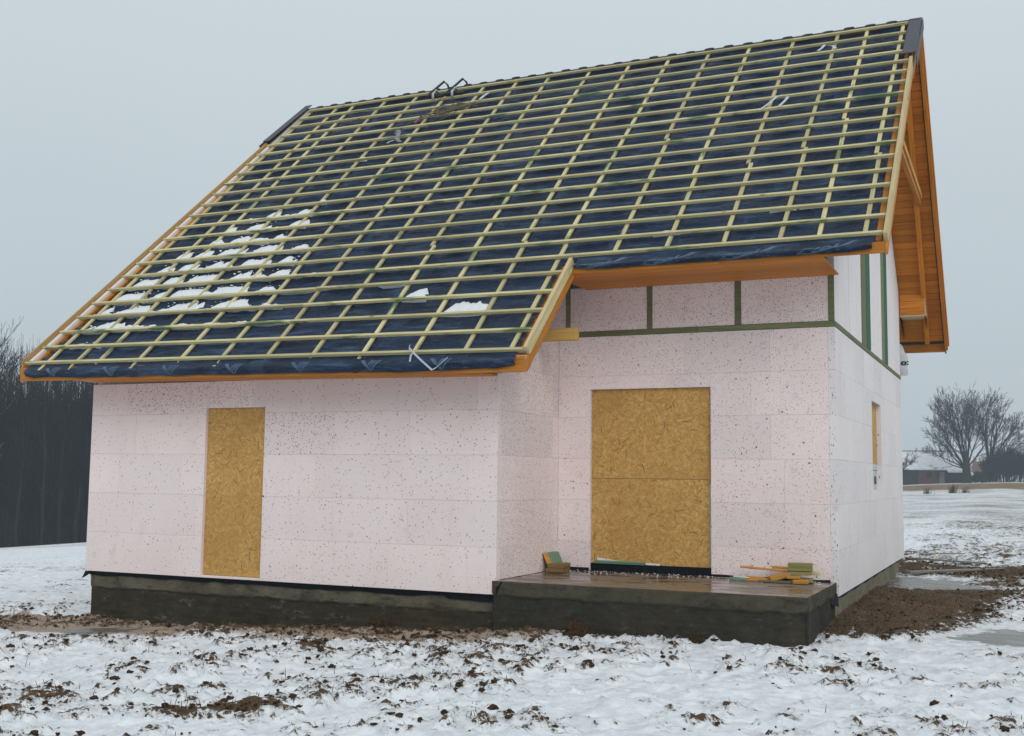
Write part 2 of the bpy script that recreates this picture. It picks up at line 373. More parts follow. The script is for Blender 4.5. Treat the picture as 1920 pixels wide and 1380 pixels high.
def mat_ground():
    m, t, b = mat_new('snowy_field'); k = T(t); geo = k.coord('Object')
    a = t.nodes.new('ShaderNodeVertexColor'); a.layer_name = 'mask'; s = k.sep(a.outputs[0])   # x bare, y stain, z ice ; alpha dry grass
    sx = k.sep(geo)
    fv = k.mapping(geo, (4.6, 6.2, 1), (0, 0, -.50))
    n = k.noise(fv, 1.35, 6, .68, .3); nf = k.noise(geo, 34, 5, .7); ng = k.noise(k.mapping(geo, (20, 26, 1), (0, 0, -.5)), 1, 5, .72)
    val = k.math('ADD', s[0], k.math('ADD', k.math('MULTIPLY', k.math('SUBTRACT', n, .5), 1.2), k.math('MULTIPLY', k.math('SUBTRACT', ng, .5), 1.5)))
    bare = k.rng(val, .53, .60)
    soil = k.mix(k.rng(nf, .3, .72), (.034, .021, .010), (.135, .083, .038))
    soil = k.mix(k.rng(k.noise(geo, 2.3, 3), .42, .7), soil, (.115, .066, .030))
    dust = k.noise(geo, 60, 3, .7); soil = k.mix(k.math('MULTIPLY', k.rng(k.math('ADD', dust, k.math('MULTIPLY', k.math('SUBTRACT', k.noise(geo, 1.7, 3), .5), .35)), .62, .70), .7), soil, (.50, .48, .45))
    snow = k.mix(k.rng(k.noise(geo, 7, 4, .6), .3, .7), (.62, .65, .685), (.80, .825, .85))
    thin = k.rng(val, .33, .54)
    snow = k.mix(k.math('MULTIPLY', thin, .55), snow, (.38, .365, .345))
    dots = k.math('MULTIPLY', k.rng(ng, .66, .72), .6); snow = k.mix(dots, snow, (.075, .055, .04))
    stn = k.rng(k.math('ADD', s[1], k.math('MULTIPLY', k.math('SUBTRACT', n, .5), .8)), .35, .75)
    snow = k.mix(k.math('MULTIPLY', stn, .8), snow, (.24, .155, .082))
    col = k.mix(bare, snow, soil)
    ice = k.rng(k.math('ADD', s[2], k.math('MULTIPLY', k.math('SUBTRACT', n, .5), .6)), .42, .60)
    icec = k.mix(k.rng(k.noise(k.mapping(geo, (1.5, 7, 1), (0, 0, -.3)), 1.6, 4), .35, .7), (.12, .10, .08), (.24, .235, .225))
    col = k.mix(ice, col, icec)
    gr = k.math('MULTIPLY', a.outputs[1], k.rng(k.noise(k.mapping(geo, (.5, .12, 1)), 1.2, 4, .7), .66, .60))
    col = k.mix(gr, col, k.mix(k.rng(nf, .3, .7), (.13, .075, .028), (.22, .135, .055)))
    t.links.new(col, b.inputs[0])
    t.links.new(k.math('SUBTRACT', .88, k.math('MULTIPLY', ice, .62)), b.inputs['Roughness']); b.inputs['Specular IOR Level'].default_value = .3
    h = k.math('ADD', k.math('MULTIPLY', k.math('SUBTRACT', nf, .5), k.math('ADD', .25, k.math('MULTIPLY', bare, 1.2))), k.math('MULTIPLY', n, .9))
    h = k.math('MULTIPLY', h, k.math('SUBTRACT', 1.0, k.math('MULTIPLY', ice, .85)))
    t.links.new(k.bump(h, .65, .05), b.inputs['Normal'])
    return m
M_GND = mat_ground()

# ------------------------------------------------------------------ ground
XA, D1, XB, D2 = 5.859, 1.761, 9.187, 9.071
def gbase(x, y):
    x = np.asarray(x, float); y = np.asarray(y, float)
    s = np.clip(9-x, 0, None); f = np.clip(s-9, 0, None)
    z = -.288-.039*np.minimum(s, 9)-.045*f-.00035*np.minimum(f, 90)**2
    z = z-.06*np.clip(x-9, 0, 3)/3
    yy = np.clip(y-10, 0, None)
    near = sst(-45, -5, x)
    z = z+near*(.0062*yy+.0000105*np.minimum(yy, 320)**2)
    return z
ICE = [(9.75, 7.6, .75, 1.2, 0), (10.85, 1.7, .5, .7, .3), (1.2, -.75, .7, .35, .45)]
def icemask(x, y):
    o = np.zeros_like(x)
    for cx, cy, a, b, r in ICE:
        u = (x-cx)*math.cos(r)+(y-cy)*math.sin(r); v = -(x-cx)*math.sin(r)+(y-cy)*math.cos(r)
        o = np.maximum(o, 1-np.sqrt((u/a)**2+(v/b)**2)/1.7)
    return np.clip(o, 0, 1)
def ground_eval(x, y):
    z = gbase(x, y)
    dist = np.hypot(x-CAM.x, y-CAM.y); near = 1-sst(22, 60, dist)
    c, s = math.cos(.5), math.sin(.5); a = x*c+y*s; b = -x*s+y*c
    clump = fbm(a/.16, b/.14, 4, 11, .64)
    mid = fbm(a/1.1, b/.75, 3, 21)
    wide = fbm(x/3.1, y/3.1, 3, 31)
    lump = fbm(a/.24, b/.18, 3, 41)
    bare = .255-.025*near+near*((clump-.5)*1.15+(mid-.5)*.50)+(wide-.5)*.40-.03*near
    leftb = sst(9.5, 4.5, x-.55*(y+3))*sst(1.0, -1.6, y); bare = bare+.09*leftb
    back = sst(1.5, 6, y)*sst(8.0, 9.2, x); bare = bare+.17*back*sst(60, 12, y)+.20*sst(20, 40, y)+.02*back
    # trampled mud along the gable
    wob = (wide-.5)*1.6+(mid-.5)*.9
    mud = sst(1.75, .55, (x-9.1)-.12*np.clip(y-2, 0, 5)+wob*.6)*sst(.35, 1.5, y-.35*(x-9.1)+wob*.4)*sst(9.6, 7.6, y)*(x > 8.6)
    bare = bare+.85*mud
    mf = sst(1.3, .75, np.abs((y-10.3)/1.1+wob*.35))*(x > 8.0)*sst(13.5, 10.5, x); bare = bare+.42*mf
    # muddy strip along the front foundation and round the left corner
    dd = -y; strip = sst(1.55, .55, dd+wob*.4+.5*sst(4.5, 7, x))*(y < .4)*sst(-2.6, -.4, x)*sst(7.1, 6.3, x)
    corner = sst(1.3, .35, np.hypot((x+.9)/2.2, (y+.45)/.75)+wob*.5)
    stain = np.clip(strip*1.0+corner*.85+.35*mud, 0, 1.2)
    bare = bare+.34*sst(1.25, .25, dd+wob*.4+.4*sst(4.5, 7, x))*(y < .4)*sst(-.2, 1.2, x)*sst(6.9, 6.2, x)+.14*corner
    ice = icemask(x, y); ice = np.where(ice > 0, np.clip(ice+(clump-.5)*.9+(mid-.5)*.8, 0, 1), 0); bare = bare-.55*sst(.1, .5, ice)
    # one big bare tuft in the foreground, few smaller
    for cx, cy, rx, ry, amp in ((6.05, -4.50, .26, .22, .60), (5.70, -4.75, .18, .16, .42), (6.75, -4.75, .20, .16, .42), (7.75, -4.45, .24, .20, .36), (8.3, -4.2, .25, .22, .30), (4.4, -4.6, .2, .15, .35), (5.0, -3.9, .2, .15, .3)):
        u = (x-cx)*c+(y-cy)*s; v = -(x-cx)*s+(y-cy)*c
        bare = bare+amp*np.exp(-((u/rx)**2+(v/ry)**2))
    flat = 1-.85*sst(.12, .45, ice)
    bs = sst(.40, .68, bare+.12)
    hz = (mid-.5)*.12+(lump-.5)*.075+(clump-.5)*.07+bs*(.022+.030*(vn(x*55, y*55, 5)-.3))
    hz = hz*near*flat-.006*(1-flat)
    z = z+hz+(wide-.5)*.10*sst(3, 14, np.abs(y-1))*near
    # snow bank lapping against the porch foot
    z = z+.02*np.exp(-((y+.25)/.22)**2)*sst(6.2, 6.8, x)*sst(9.5, 9.1, x)
    grass = sst(118, 124, y+(mid-.5)*4)*sst(196, 186, y)*sst(-60, -40, x)
    dl = (x-CAM.x)*-.731+(y-CAM.y)*.683; litter = sst(86, 92, dl)*sst(-25, -38, x); bare = bare+1.2*litter
    return z, bare, stain, ice, grass
def axis(fine0, fine1, d, lo, hi, mids=()):
    v = list(np.arange(fine0, fine1, d)); cur = fine1
    for e, dd in mids: v += list(np.arange(cur, e, dd)); cur = e
    st = mids[-1][1] if mids else d
    while cur < hi: v.append(cur); st *= 1.075; cur += st
    v.append(hi); a = []; cur = fine0; st = d
    while cur > lo: st *= 1.085; cur -= st; a.append(max(cur, lo))
    return np.array(a[::-1]+v)
gx = axis(-2.4, 12.4, .034, -640, 640); gy = axis(-6.6, 1.6, .030, -640, 640, ((12, .055), (30, .14)))
GX, GY = np.meshgrid(gx, gy); sh = GX.shape
gz, gb, gs, gi, gg = ground_eval(GX.ravel(), GY.ravel())
idx = np.arange(GX.size).reshape(sh)
Q = np.stack([idx[:-1, :-1], idx[:-1, 1:], idx[1:, 1:], idx[1:, :-1]], -1).reshape(-1, 4)
ground = npmesh('ground', np.stack([GX.ravel(), GY.ravel(), gz], 1), Q, M_GND); tag(ground, kind='structure')
at = ground.data.color_attributes.new('mask', 'FLOAT_COLOR', 'POINT')
at.data.foreach_set('color', np.stack([np.clip(gb, -1, 2), gs, gi, gg], 1).astype(np.float32).ravel())
def gz_at(x, y):
    return float(ground_eval(np.array([x]), np.array([y]))[0][0])

# ------------------------------------------------------------------ roof surface
RY, RZ, MF, MB = 5.472, 7.92, .8718, .886
XL, XR, XV, YL, YU = -.603, 9.884, 6.474, -.622, .673
YBK = 10.10
def ztop(x, y):
    if y > RY: return RZ-MB*(y-RY)
    g = (RY-y)/(RY-YU); dz = .02*min(g, 1)
    if y < YU:
        t = (YU-y)/(YU-YL); fx = (x-XL)/(XV-XL); dz = dz*(1-t)+t*(.042-.078*fx)
    return RZ-MF*(RY-y)+dz
NF = Vector((0, -MF, 1)).normalized(); NB = Vector((0, MB, 1)).normalized()
def rp(x, y, off=0):          # front slope point, off metres along the normal
    return Vector((x, y, ztop(x, y)))+NF*off
def rb(x, y, off=0):
    return Vector((x, y, ztop(x, y)))+NB*off

house = empty('house', (0, 0, 0))
tag(house, 'half-built house with pink insulation walls and a roof of pale battens over navy membrane', 'house')

# walls ---------------------------------------------------------------
TH = .08
def under(y, off): return (RZ-MF*(RY-y) if y < RY else RZ-MB*(y-RY))-off
yy0, yy1 = D1+TH, D2-TH
prof = [(yy0, .01), (yy1, .01), (yy1, under(yy1, .22)), (RY, RZ-.22), (yy0, under(yy0, .22))]
vv = [(TH, y, z) for y, z in prof]+[(XB-TH, y, z) for y, z in prof]
ff = [(0, 1, 2, 3, 4)[::-1], (5, 6, 7, 8, 9)]+[(i, (i+1) % 5, 5+(i+1) % 5, 5+i) for i in range(5)]
wall_main = meshobj('wall', vv, [tuple(f) for f in ff], M_EPSG, house)
prof = [(TH, .01), (yy0+.05, .01), (yy0+.05, under(yy0, .22)), (TH, under(TH, .22))]
vv = [(TH, y, z) for y, z in prof]+[(XA-TH, y, z) for y, z in prof]
wall_front = meshobj('wall', vv, [(3, 2, 1, 0), (4, 5, 6, 7)]+[(i, (i+1) % 4, 4+(i+1) % 4, 4+i) for i in range(4)], M_EPS, house)

def panels(parent, origin, udir, ndir, u0, u1, rows, opens, mat, seed, dens=None, wid=1.0, jit=.0012, gap=.0024):
    """insulation boards laid in courses; udir along the wall, ndir outwards, opens=[(u0,u1,z0,z1)]"""
    rg = random.Random(seed); udir = Vector(udir); ndir = Vector(ndir); origin = Vector(origin)
    for ri, (z0, z1) in enumerate(rows):
        u = u0-rg.choice((.25, .5, .62, .4)); cuts = []
        while u < u1:
            cuts.append((max(u, u0), min(u+wid, u1))); u += wid
        cuts = [c for c in cuts if c[1]-c[0] > .01]
        if len(cuts) > 1 and cuts[0][1]-cuts[0][0] < .12: cuts[0:2] = [(cuts[0][0], cuts[1][1])]
        if len(cuts) > 1 and cuts[-1][1]-cuts[-1][0] < .12: cuts[-2:] = [(cuts[-2][0], cuts[-1][1])]
        for a, b_ in cuts:
            rects = [(a, b_, z0, z1)]
            for (o0, o1, p0, p1) in opens:
                nr_ = []
                for (r0, r1, s0, s1) in rects:
                    if o1 <= r0 or o0 >= r1 or p1 <= s0 or p0 >= s1: nr_.append((r0, r1, s0, s1)); continue
                    if r0 < o0: nr_.append((r0, o0, s0, s1))
                    if o1 < r1: nr_.append((o1, r1, s0, s1))
                    c0, c1 = max(r0, o0), min(r1, o1)
                    if s0 < p0: nr_.append((c0, c1, s0, p0))
                    if p1 < s1: nr_.append((c0, c1, p1, s1))
                rects = nr_
            d = rg.choice((.30, .36, .42, .5, .62)); tone = rg.random()**2*.45
            if dens: 
                dd = dens((a+b_)/2, (z0+z1)/2)
                if dd: d = dd
            for (r0, r1, s0, s1) in rects:
                if r1-r0 < .008 or s1-s0 < .008: continue
                j = rg.uniform(-jit, jit)
                c = origin+udir*((r0+r1)/2)+ndir*(j-TH/2)+Vector((0, 0, (s0+s1)/2))
                zv = Vector((0, 0, 1)); nv = ndir
                M = Matrix(((udir.x, nv.x, 0, c.x), (udir.y, nv.y, 0, c.y), (0, 0, 1, c.z), (0, 0, 0, 1)))
                if M.to_3x3().determinant() < 0: M = Matrix(((-udir.x, nv.x, 0, c.x), (-udir.y, nv.y, 0, c.y), (0, 0, 1, c.z), (0, 0, 0, 1)))
                o = boxm('insulation_panel', M, r1-r0-gap*.5, TH, s1-s0-gap*.5, mat, parent, .0013)
                o.color = (d, tone, 0, 1)
H5 = [(0, .5), (.5, 1), (1, 1.5), (1.5, 2), (2, 2.40)]
def dA(u, z):
    if z > 2: return .95 if 1.0 < u < 2.9 else .22
    if 1.5 < z < 2 and 2.7 < u < 3.45: return 1.0
    return .15 if u < 2 else .24
panels(wall_front, (0, 0, 0), (1, 0, 0), (0, -1, 0), 0, XA, H5, [(1.865, 2.752, .03, 2.068)], M_EPS, 3, dA)
panels(wall_front, (XA, 0, 0), (0, 1, 0), (1, 0, 0), TH, D1, [(.155, .5), (.5, 1), (1, 1.5), (1.5, 2), (2, 2.5), (2.5, 3.0)], [], M_EPS, 5, lambda u, z: .75 if z > 1.9 or z < .5 else .55)
panels(wall_front, (0, 0, 0), (0, 1, 0), (-1, 0, 0), TH, D2, [(0, .5), (.5, 1), (1, 1.5), (1.5, 2), (2, 2.5)], [], M_EPS, 8)
HB = [(.155, .5), (.5, 1), (1, 1.5), (1.5, 2), (2, 2.5), (2.5, 2.985)]
def dB(u, z):
    if z > 2.4: return 1.0 if u < 7.2 else .75
    if z < .5: return 1.0
    return random.choice((.6, .7, .85)) if u > 7.7 else .62
panels(wall_main, (0, D1, 0), (1, 0, 0), (0, -1, 0), XA, XB-TH, HB, [(6.275, 7.765, .155, 2.338)], M_EPS, 11, dB)
# upper band between studs
for i, (a, b_) in enumerate(((5.70, 5.945), (6.005, 6.993), (7.06, 8.057), (8.132, 9.118))):
    o = box('insulation_panel', a, b_, D1+.004, D1+TH, 3.055, 3.60, M_EPS, wall_main, .002); o.color = (1.15, .12, 0, 1)
for i, (x0, x1) in enumerate(((5.945, 6.005), (6.993, 7.06), (8.057, 8.132), (9.118, XB-.002))):
    box('stud', x0, x1, D1-.006, D1+.06, 3.052, 3.66, M_GRN, house)
for x0, x1 in ((5.86, 7.62), (7.622, XB-.004)):
    beam('rail', (x0, D1+.018, 3.02), (x1, D1+.018, 3.02), .05, .062, M_GRN, house)
# gable wall
HG = [(0, .5), (.5, 1), (1, 1.5), (1.5, 2), (2, 2.5), (2.5, 2.985)]
panels(wall_main, (XB, 0, 0), (0, 1, 0), (1, 0, 0), D1, D2, HG, [(5.00, 6.05, 1.142, 2.364)], M_EPSG, 17, lambda u, z: .95, jit=.001)
gstuds = [(4.10, 4.95), (6.36, 7.08)]
ug = D1+.0; gaps = [(a-.005, b_+.005) for a, b_ in gstuds]
edges = [D1]
while edges[-1] < D2-.3: edges.append(edges[-1]+random.choice((.5, .6, .66, .72)))
edges[-1] = D2
for a, b_ in zip(edges[:-1], edges[1:]):
    y0, y1 = a+.002, b_-.002
    z0 = 3.05
    tops = sorted({y0, y1} | ({RY} if y0 < RY < y1 else set()))
    j = random.uniform(-.004, .003)
    pr_ = [(y0, z0), (y1, z0)]+[(y, under(y, .24)) for y in reversed(tops)]
    n = len(pr_); vv = [(XB-TH, y, z) for y, z in pr_]+[(XB+j, y, z) for y, z in pr_]
    ff = [tuple(range(n))[::-1], tuple(range(n, 2*n))]+[(i, (i+1) % n, n+(i+1) % n, n+i) for i in range(n)]
    o = meshobj('insulation_panel', vv, ff, M_EPSG, wall_main); o.color = (.4, random.random()*.15, 0, 1)
for y0, y1 in gstuds:
    zt = under(y0, .3) if y1 < RY else under(y1, .3)
    ym = (y0+y1)/2
    box('stud', XB-.03, XB+.008, y0, ym-.001, 3.052, zt, M_GRN, house, .001)
    box('stud', XB-.03, XB+.012, ym, y1, 3.052, zt, M_GRD, house, .001)
beam('rail', (XB-.018, D1-.002, 3.02), (XB-.018, D2-.01, 3.02), .05, .062, M_GRN, house)

# boarded openings ------------------------------------------------------
def osb(x0, x1, y, z0, z1, th=.018):
    return box('board', x0, x1, y, y+th, z0, z1, M_OSB, house, .001)
o = osb(1.868, 2.749, .045, .032, 2.066); o['label'] = 'strand board closing the narrow doorway'
o = osb(6.278, 7.762, D1+.055, 1.262, 2.336); o['label'] = 'upper strand board over the wide doorway'
o = osb(6.278, 7.735, D1+.056, .245, 1.258); o['label'] = 'lower strand board over the wide doorway'
box('threshold_strip', 6.276, 7.764, D1+.028, D1+.074, .152, .244, M_BIT, house)
box('jamb_foil', 7.737, 7.7635, D1+.05, D1+.054, .25, 1.2, M_FOIL, house, 0)
box('threshold_strip', 1.866, 2.751, .035, .07, -.012, .030, M_CAP, house)
wb = boxm('board', Matrix.Translation((XB-.072, 5.53, 1.935)) @ Matrix.Rotation(math.pi/2, 4, 'Z'), 1.04, .016, .855, M_OSB, house, .001); wb['label'] = 'strand board in the gable window'
wf = box('window_foil', XB-.078, XB-.066, 5.005, 6.045, 1.144, 1.506, M_FOIL, house, 0)
def text(name, s, size, M, mat, parent, sx=1.0, extr=.0008):
    cu = bpy.data.curves.new(name, 'FONT'); cu.body = s; cu.size = size; cu.extrude = extr; cu.align_x = 'CENTER'; cu.offset = .0035*size/.1
    tmp = bpy.data.objects.new(name, cu); COL.objects.link(tmp); bpy.context.view_layer.update()
    me = bpy.data.meshes.new_from_object(tmp); bpy.data.objects.remove(tmp)
    me.materials.clear(); me.materials.append(mat)
    o = bpy.data.objects.new(name, me); o.matrix_world = M @ Matrix.Diagonal((sx, 1, 1, 1)); return link(o, parent)
Mg = Matrix(((0, 0, 1, XB-.0645), (1, 0, 0, 5.80), (0, 1, 0, 1.225), (0, 0, 0, 1)))
local(text('lettering', 'NOA', .15, Mg, M_INK, None, .72), wf)
local(box('print_line', XB-.0655, XB-.0645, 5.01, 6.04, 1.410, 1.418, M_INK, None, 0), wf)

# foundation and porch ----------------------------------------------------
def rough_wall(name, p0, p1, z0, z1, n, mat, parent, nu=120, nv=26, amp=.008, ledge=None, seed=0):
    """vertical sheet p0->p1 with real relief, outward normal n, with a top lip back into the wall"""
    p0, p1, n = Vector(p0), Vector(p1), Vector(n); V = []
    us = np.linspace(0, 1, nu); zs = np.linspace(z0, z1, nv)
    ln = (p1-p0).length
    U, Z = np.meshgrid(us*ln, zs)
    h = (fbm(U/.35, Z/.2, 4, seed)-.5)*amp*2+(vn(U/.05, Z/.05, seed+9)-.5)*amp*.6
    if ledge is not None:
        lz = ledge+(fbm(U/.4, U*0+3.3, 3, seed+4)-.5)*.07
        h = h+np.where(Z > lz, .014, -.004)
        for zz in (ledge-.16, ledge-.32): h = h-.006*np.exp(-((Z-zz)/.008)**2)
    P = np.array(p0)[None, :]+(U.ravel()/ln)[:, None]*np.array(p1-p0)[None, :]+h.ravel()[:, None]*np.array(n)[None, :]
    P[:, 2] = Z.ravel()
    back = np.array(p0)[None, :]+us[:, None]*np.array(p1-p0)[None, :]-.2*np.array(n)[None, :]; back[:, 2] = z1
    V = np.vstack([P, back]); ids = np.vstack([np.arange(nu*nv).reshape(nv, nu), np.arange(nu*nv, nu*nv+nu)[None, :]])
    Q = np.stack([ids[:-1, :-1], ids[:-1, 1:], ids[1:, 1:], ids[1:, :-1]], -1).reshape(-1, 4)
    return npmesh(name, V, Q, mat, parent)
fnd = rough_wall('foundation', (.05, .075, 0), (5.83, .075, 0), -1.0, -.012, (0, -1, 0), M_FND, house, 320, 60, .009, -.20, 2)
rough_wall('foundation', (.05, 4.0, 0), (.05, .075, 0), -1.0, -.012, (-1, 0, 0), M_FND, house, 160, 30, .008, -.20, 5)
rough_wall('foundation', (9.107, D1-.05, 0), (9.107, 9.0, 0), -1.0, -.012, (1, 0, 0), M_FNG, house, 260, 40, .012, None, 7)
porch = empty('porch_slab'); porch.parent = house
rough_wall('riser', (5.832, -.015, 0), (9.161, -.015, 0), -1.0, .148, (0, -1, 0), M_SLF, porch, 260, 60, .007, .0, 12)
rough_wall('riser', (9.148, -.027, 0), (9.148, D1, 0), -1.0, .148, (1, 0, 0), M_SLF, porch, 120, 40, .007, .0, 14)
rough_wall('riser', (5.832, .20, 0), (5.832, -.015, 0), -1.0, .148, (-1, 0, 0), M_SLF, porch, 20, 30, .004, .0, 15)
us = np.linspace(5.84, 9.160, 170); vs_ = np.linspace(-.028, D1+.1, 90); U, V_ = np.meshgrid(us, vs_)
zt = .152+(fbm(U/.5, V_/.3, 4, 3)-.5)*.008-.006*np.exp(-((V_+.02)/.02)**2)
ids = np.arange(U.size).reshape(U.shape)
npmesh('tread', np.stack([U.ravel(), V_.ravel(), zt.ravel()], 1), np.stack([ids[:-1, :-1], ids[:-1, 1:], ids[1:, 1:], ids[1:, :-1]], -1).reshape(-1, 4), M_SLT, porch)
# bitumen strips under the insulation
def flap(name, pts_top, pts_bot, mat, parent, th=.004, n=(0, -1, 0)):
    n = Vector(n)*th; k = len(pts_top); V = [Vector(p) for p in pts_top]+[Vector(p) for p in pts_bot]; V += [v+n for v in V]
    F = []
    for i in range(k-1):
        F += [(i, i+1, k+i+1, k+i), (2*k+i+1, 2*k+i, 3*k+i, 3*k+i+1), (i, 2*k+i, 2*k+i+1, i+1), (k+i+1, 3*k+i+1, 3*k+i, k+i)]
    F += [(0, k, 3*k, 2*k), (k-1, 3*k-1, 4*k-1, 2*k-1)]
    return meshobj(name, V, F, mat, parent)
xs = np.linspace(.03, 5.852, 90)
flap('bitumen_strip', [(x, .045, -.004) for x in xs], [(x, .052, -.045-.03*fbm(np.array([x/.3]), np.array([2.]), 3, 8)[0]-(.03 if x > 5.2 else 0)) for x in xs], M_BIT, house, .006)
flap('bitumen_strip', [(-.02, .03, -.005), (.02, .02, -.005), (.06, .03, -.005)], [(-.05, .0, -.10), (-.01, .0, -.085), (.045, .02, -.05)], M_BIT, house)
flap('bitumen_strip', [(5.868, -.02, .12), (5.95, -.024, .147)], [(5.868, -.024, -.01), (5.872, -.027, -.005)], M_BIT, house)
flap('bitumen_strip', [(9.085, D1-.06, .155), (9.18, D1-.07, .03)], [(9.16, D1-.34, -.06), (9.20, D1-.1, -.10)], M_BIT, house)
xs = np.linspace(5.875, 6.27, 8); flap('bitumen_strip', [(x, D1-.004, .19) for x in xs], [(x, D1-.022, .153) for x in xs], M_BIT, house)
xs = np.linspace(7.77, 9.1, 20); flap('bitumen_strip', [(x, D1-.004, .175+.006*math.sin(x*9)) for x in xs], [(x, D1-.025, .153) for x in xs], M_BIT, house)
ys = np.linspace(D1+.1, D2-.02, 60); flap('bitumen_strip', [(9.128, y, -.004) for y in ys], [(9.126, y, -.045-.02*math.sin(y*3.1)**2) for y in ys], M_BIT, house, .005, (1, 0, 0))

# roof structure ---------------------------------------------------------
deckf = []
def slab_poly(name, poly, o0, o1, mat, parent, back=False):
    f = rb if back else rp; n = len(poly)
    vv = [f(x, y, o0) for x, y in poly]+[f(x, y, o1) for x, y in poly]
    ff = [tuple(range(n))[::-1], tuple(range(n, 2*n))]+[(i, (i+1) % n, n+(i+1) % n, n+i) for i in range(n)]
    return meshobj(name, vv, ff, mat, parent)
# deck boards run along x; those at the verges show
ycur = YL+.065; k_ = 0
while ycur < RY-.02:
    y1 = min(ycur+.105, RY-.005); x1 = XV-.05 if ycur < YU+.0 else XR-.05
    slab_poly('deck_board', [(XL+.05, ycur), (x1, ycur), (x1, y1-.003), (XL+.05, y1-.003)], -.132+random.uniform(-.001, .001), -.108+random.uniform(-.001, .001), M_ORG, house)
    ycur = y1
ycur = RY+.005
while ycur < YBK-.03:
    y1 = min(ycur+.105, YBK-.02)
    # boards span the whole back slope; their undersides show at the gable overhang
    vv = [rb(x, y, o_) for o_ in (-.115, -.138+random.uniform(-.0015, .0015)) for x, y in ((XL+.05, ycur), (XR-.05, ycur), (XR-.05, y1-.004), (XL+.05, y1-.004))]
    c = sum(vv, Vector())/8
    Xv = Vector((1, 0, 0)); Uv = NB; Yv = Uv.cross(Xv)
    hgt = .022; ln = XR-XL-.1; wd = (vv[3]-vv[0]).length
    M = Matrix(((Xv.x, Yv.x, Uv.x, c.x), (Xv.y, Yv.y, Uv.y, c.y), (Xv.z, Yv.z, Uv.z, c.z), (0, 0, 0, 1)))
    boxm('deck_board', M, ln, round(wd, 3), hgt, M_SOF, house, .004)
    ycur = y1
# back covering with the top course of tiles peeping over the ridge
cov = slab_poly('roof_covering', [(XL-.01, RY+.01), (XR+.015, RY+.01), (XR+.015, YBK+.05), (XL-.01, YBK+.05)], -.112, -.045, M_TIL, house, True)
tv = []; tf = []
for i in range(7):
    a = math.pi*i/6; px, pz = -.075*math.cos(a), .022*math.sin(a)
    tv += [(px, -.02, pz), (px*1.0, .30, pz-.006), (px*.86, -.02, pz*.8-.006), (px*.86, .30, pz*.8-.012)]
for i in range(6):
    a, b_ = 4*i, 4*i+4
    tf += [(a, b_, b_+1, a+1), (a+3, b_+3, b_+2, a+2), (a+2, b_+2, b_, a), (a+1, b_+1, b_+3, a+3)]
tme = bpy.data.meshes.new('roof_tile'); tme.from_pydata(tv, [], tf); tme.materials.append(M_TIL); tme.polygons.foreach_set('use_smooth', [True]*len(tf))
Yb = Vector((0, 1, -MB)).normalized()
x = -.32
while x < 9.6:
    o = bpy.data.objects.new('roof_tile', tme); c = rb(x, RY+.012, -.064+random.uniform(-.010, .010))
    o.matrix_world = Matrix(((1, 0, 0, c.x), (0, Yb.y, NB.y, c.y), (0, Yb.z, NB.z, c.z), (0, 0, 0, 1))); link(o, cov); x += .298

# navy membrane with sag and folds
cbe = [-.279, .214, .592, 1.227, 1.881, 2.493, 3.137, 3.77, 4.433, 5.081, 5.696, 6.231, 6.888, 7.498, 8.14, 8.753, 9.162, 9.629]
cbr = [-.486, .073, .421, 1.08, 1.71, 2.345, 2.993, 3.594, 4.171, 4.88, 5.549, 6.199, 6.838, 7.466, 8.123, 8.767, 9.183, 9.679]
def cbx(i, y):
    e_ = YL if i < 12 else YU; t = (y-e_)/(RY-e_); return cbe[i]*(1-t)+cbr[i]*t
mx0, mx1 = XL+.15, XR-.125
us = np.linspace(mx0, mx1, 300); vs_ = np.linspace(YL+.01, RY-.005, 460)
U, V_ = np.meshgrid(us, vs_)
t_ = (V_-YL)/(RY-YL); cb = np.array([np.array(cbe[i])*(1-t_)+np.array(cbr[i])*t_ for i in range(18)])
lo = np.full(U.shape, mx0-.3); hi = np.full(U.shape, mx1+.3)
for i in range(18):
    lo = np.where(cb[i] <= U, np.maximum(lo, cb[i]), lo); hi = np.where(cb[i] > U, np.minimum(hi, cb[i]), hi)
span = (U-lo)/np.maximum(hi-lo, 1e-3); sag = np.sin(np.pi*np.clip(span, 0, 1))
sl = V_*math.sqrt(1+MF*MF)
ph = (fbm(U/.5, sl/.6, 3, 51)-.5)*5.0
fold = np.sin((sl/.355+.15)*2*np.pi*1.0+ph*.6)*.5+np.sin((sl/.165)*2*np.pi+ph*1.6)*.5
fold = np.sign(fold)*np.abs(fold)**.8
wr = (fbm(U/.35, sl/.07, 4, 61)-.5)
offs = -.074-.012*sag*(.6+.8*fbm(U/1.1, sl/.9, 2, 71))+sag*fold*.034*(.3+1.2*fbm(U/.8, sl/1.2, 2, 81))+wr*.030*sag
offs = np.clip(offs, -.0995, -.052)
zt = np.vectorize(ztop)(U, V_)
P = np.stack([U, V_+NF.y*offs, zt+NF.z*offs], -1)
keep = ~((V_ < YU+.01) & (U > XV-.14))
ids = np.arange(U.size).reshape(U.shape)
Q = np.stack([ids[:-1, :-1], ids[:-1, 1:], ids[1:, 1:], ids[1:, :-1]], -1)
kq = keep[:-1, :-1] & keep[1:, 1:] & keep[1:, :-1] & keep[:-1, 1:]
mem = npmesh('roof_membrane', P.reshape(-1, 3), Q[kq], M_MEM, house)
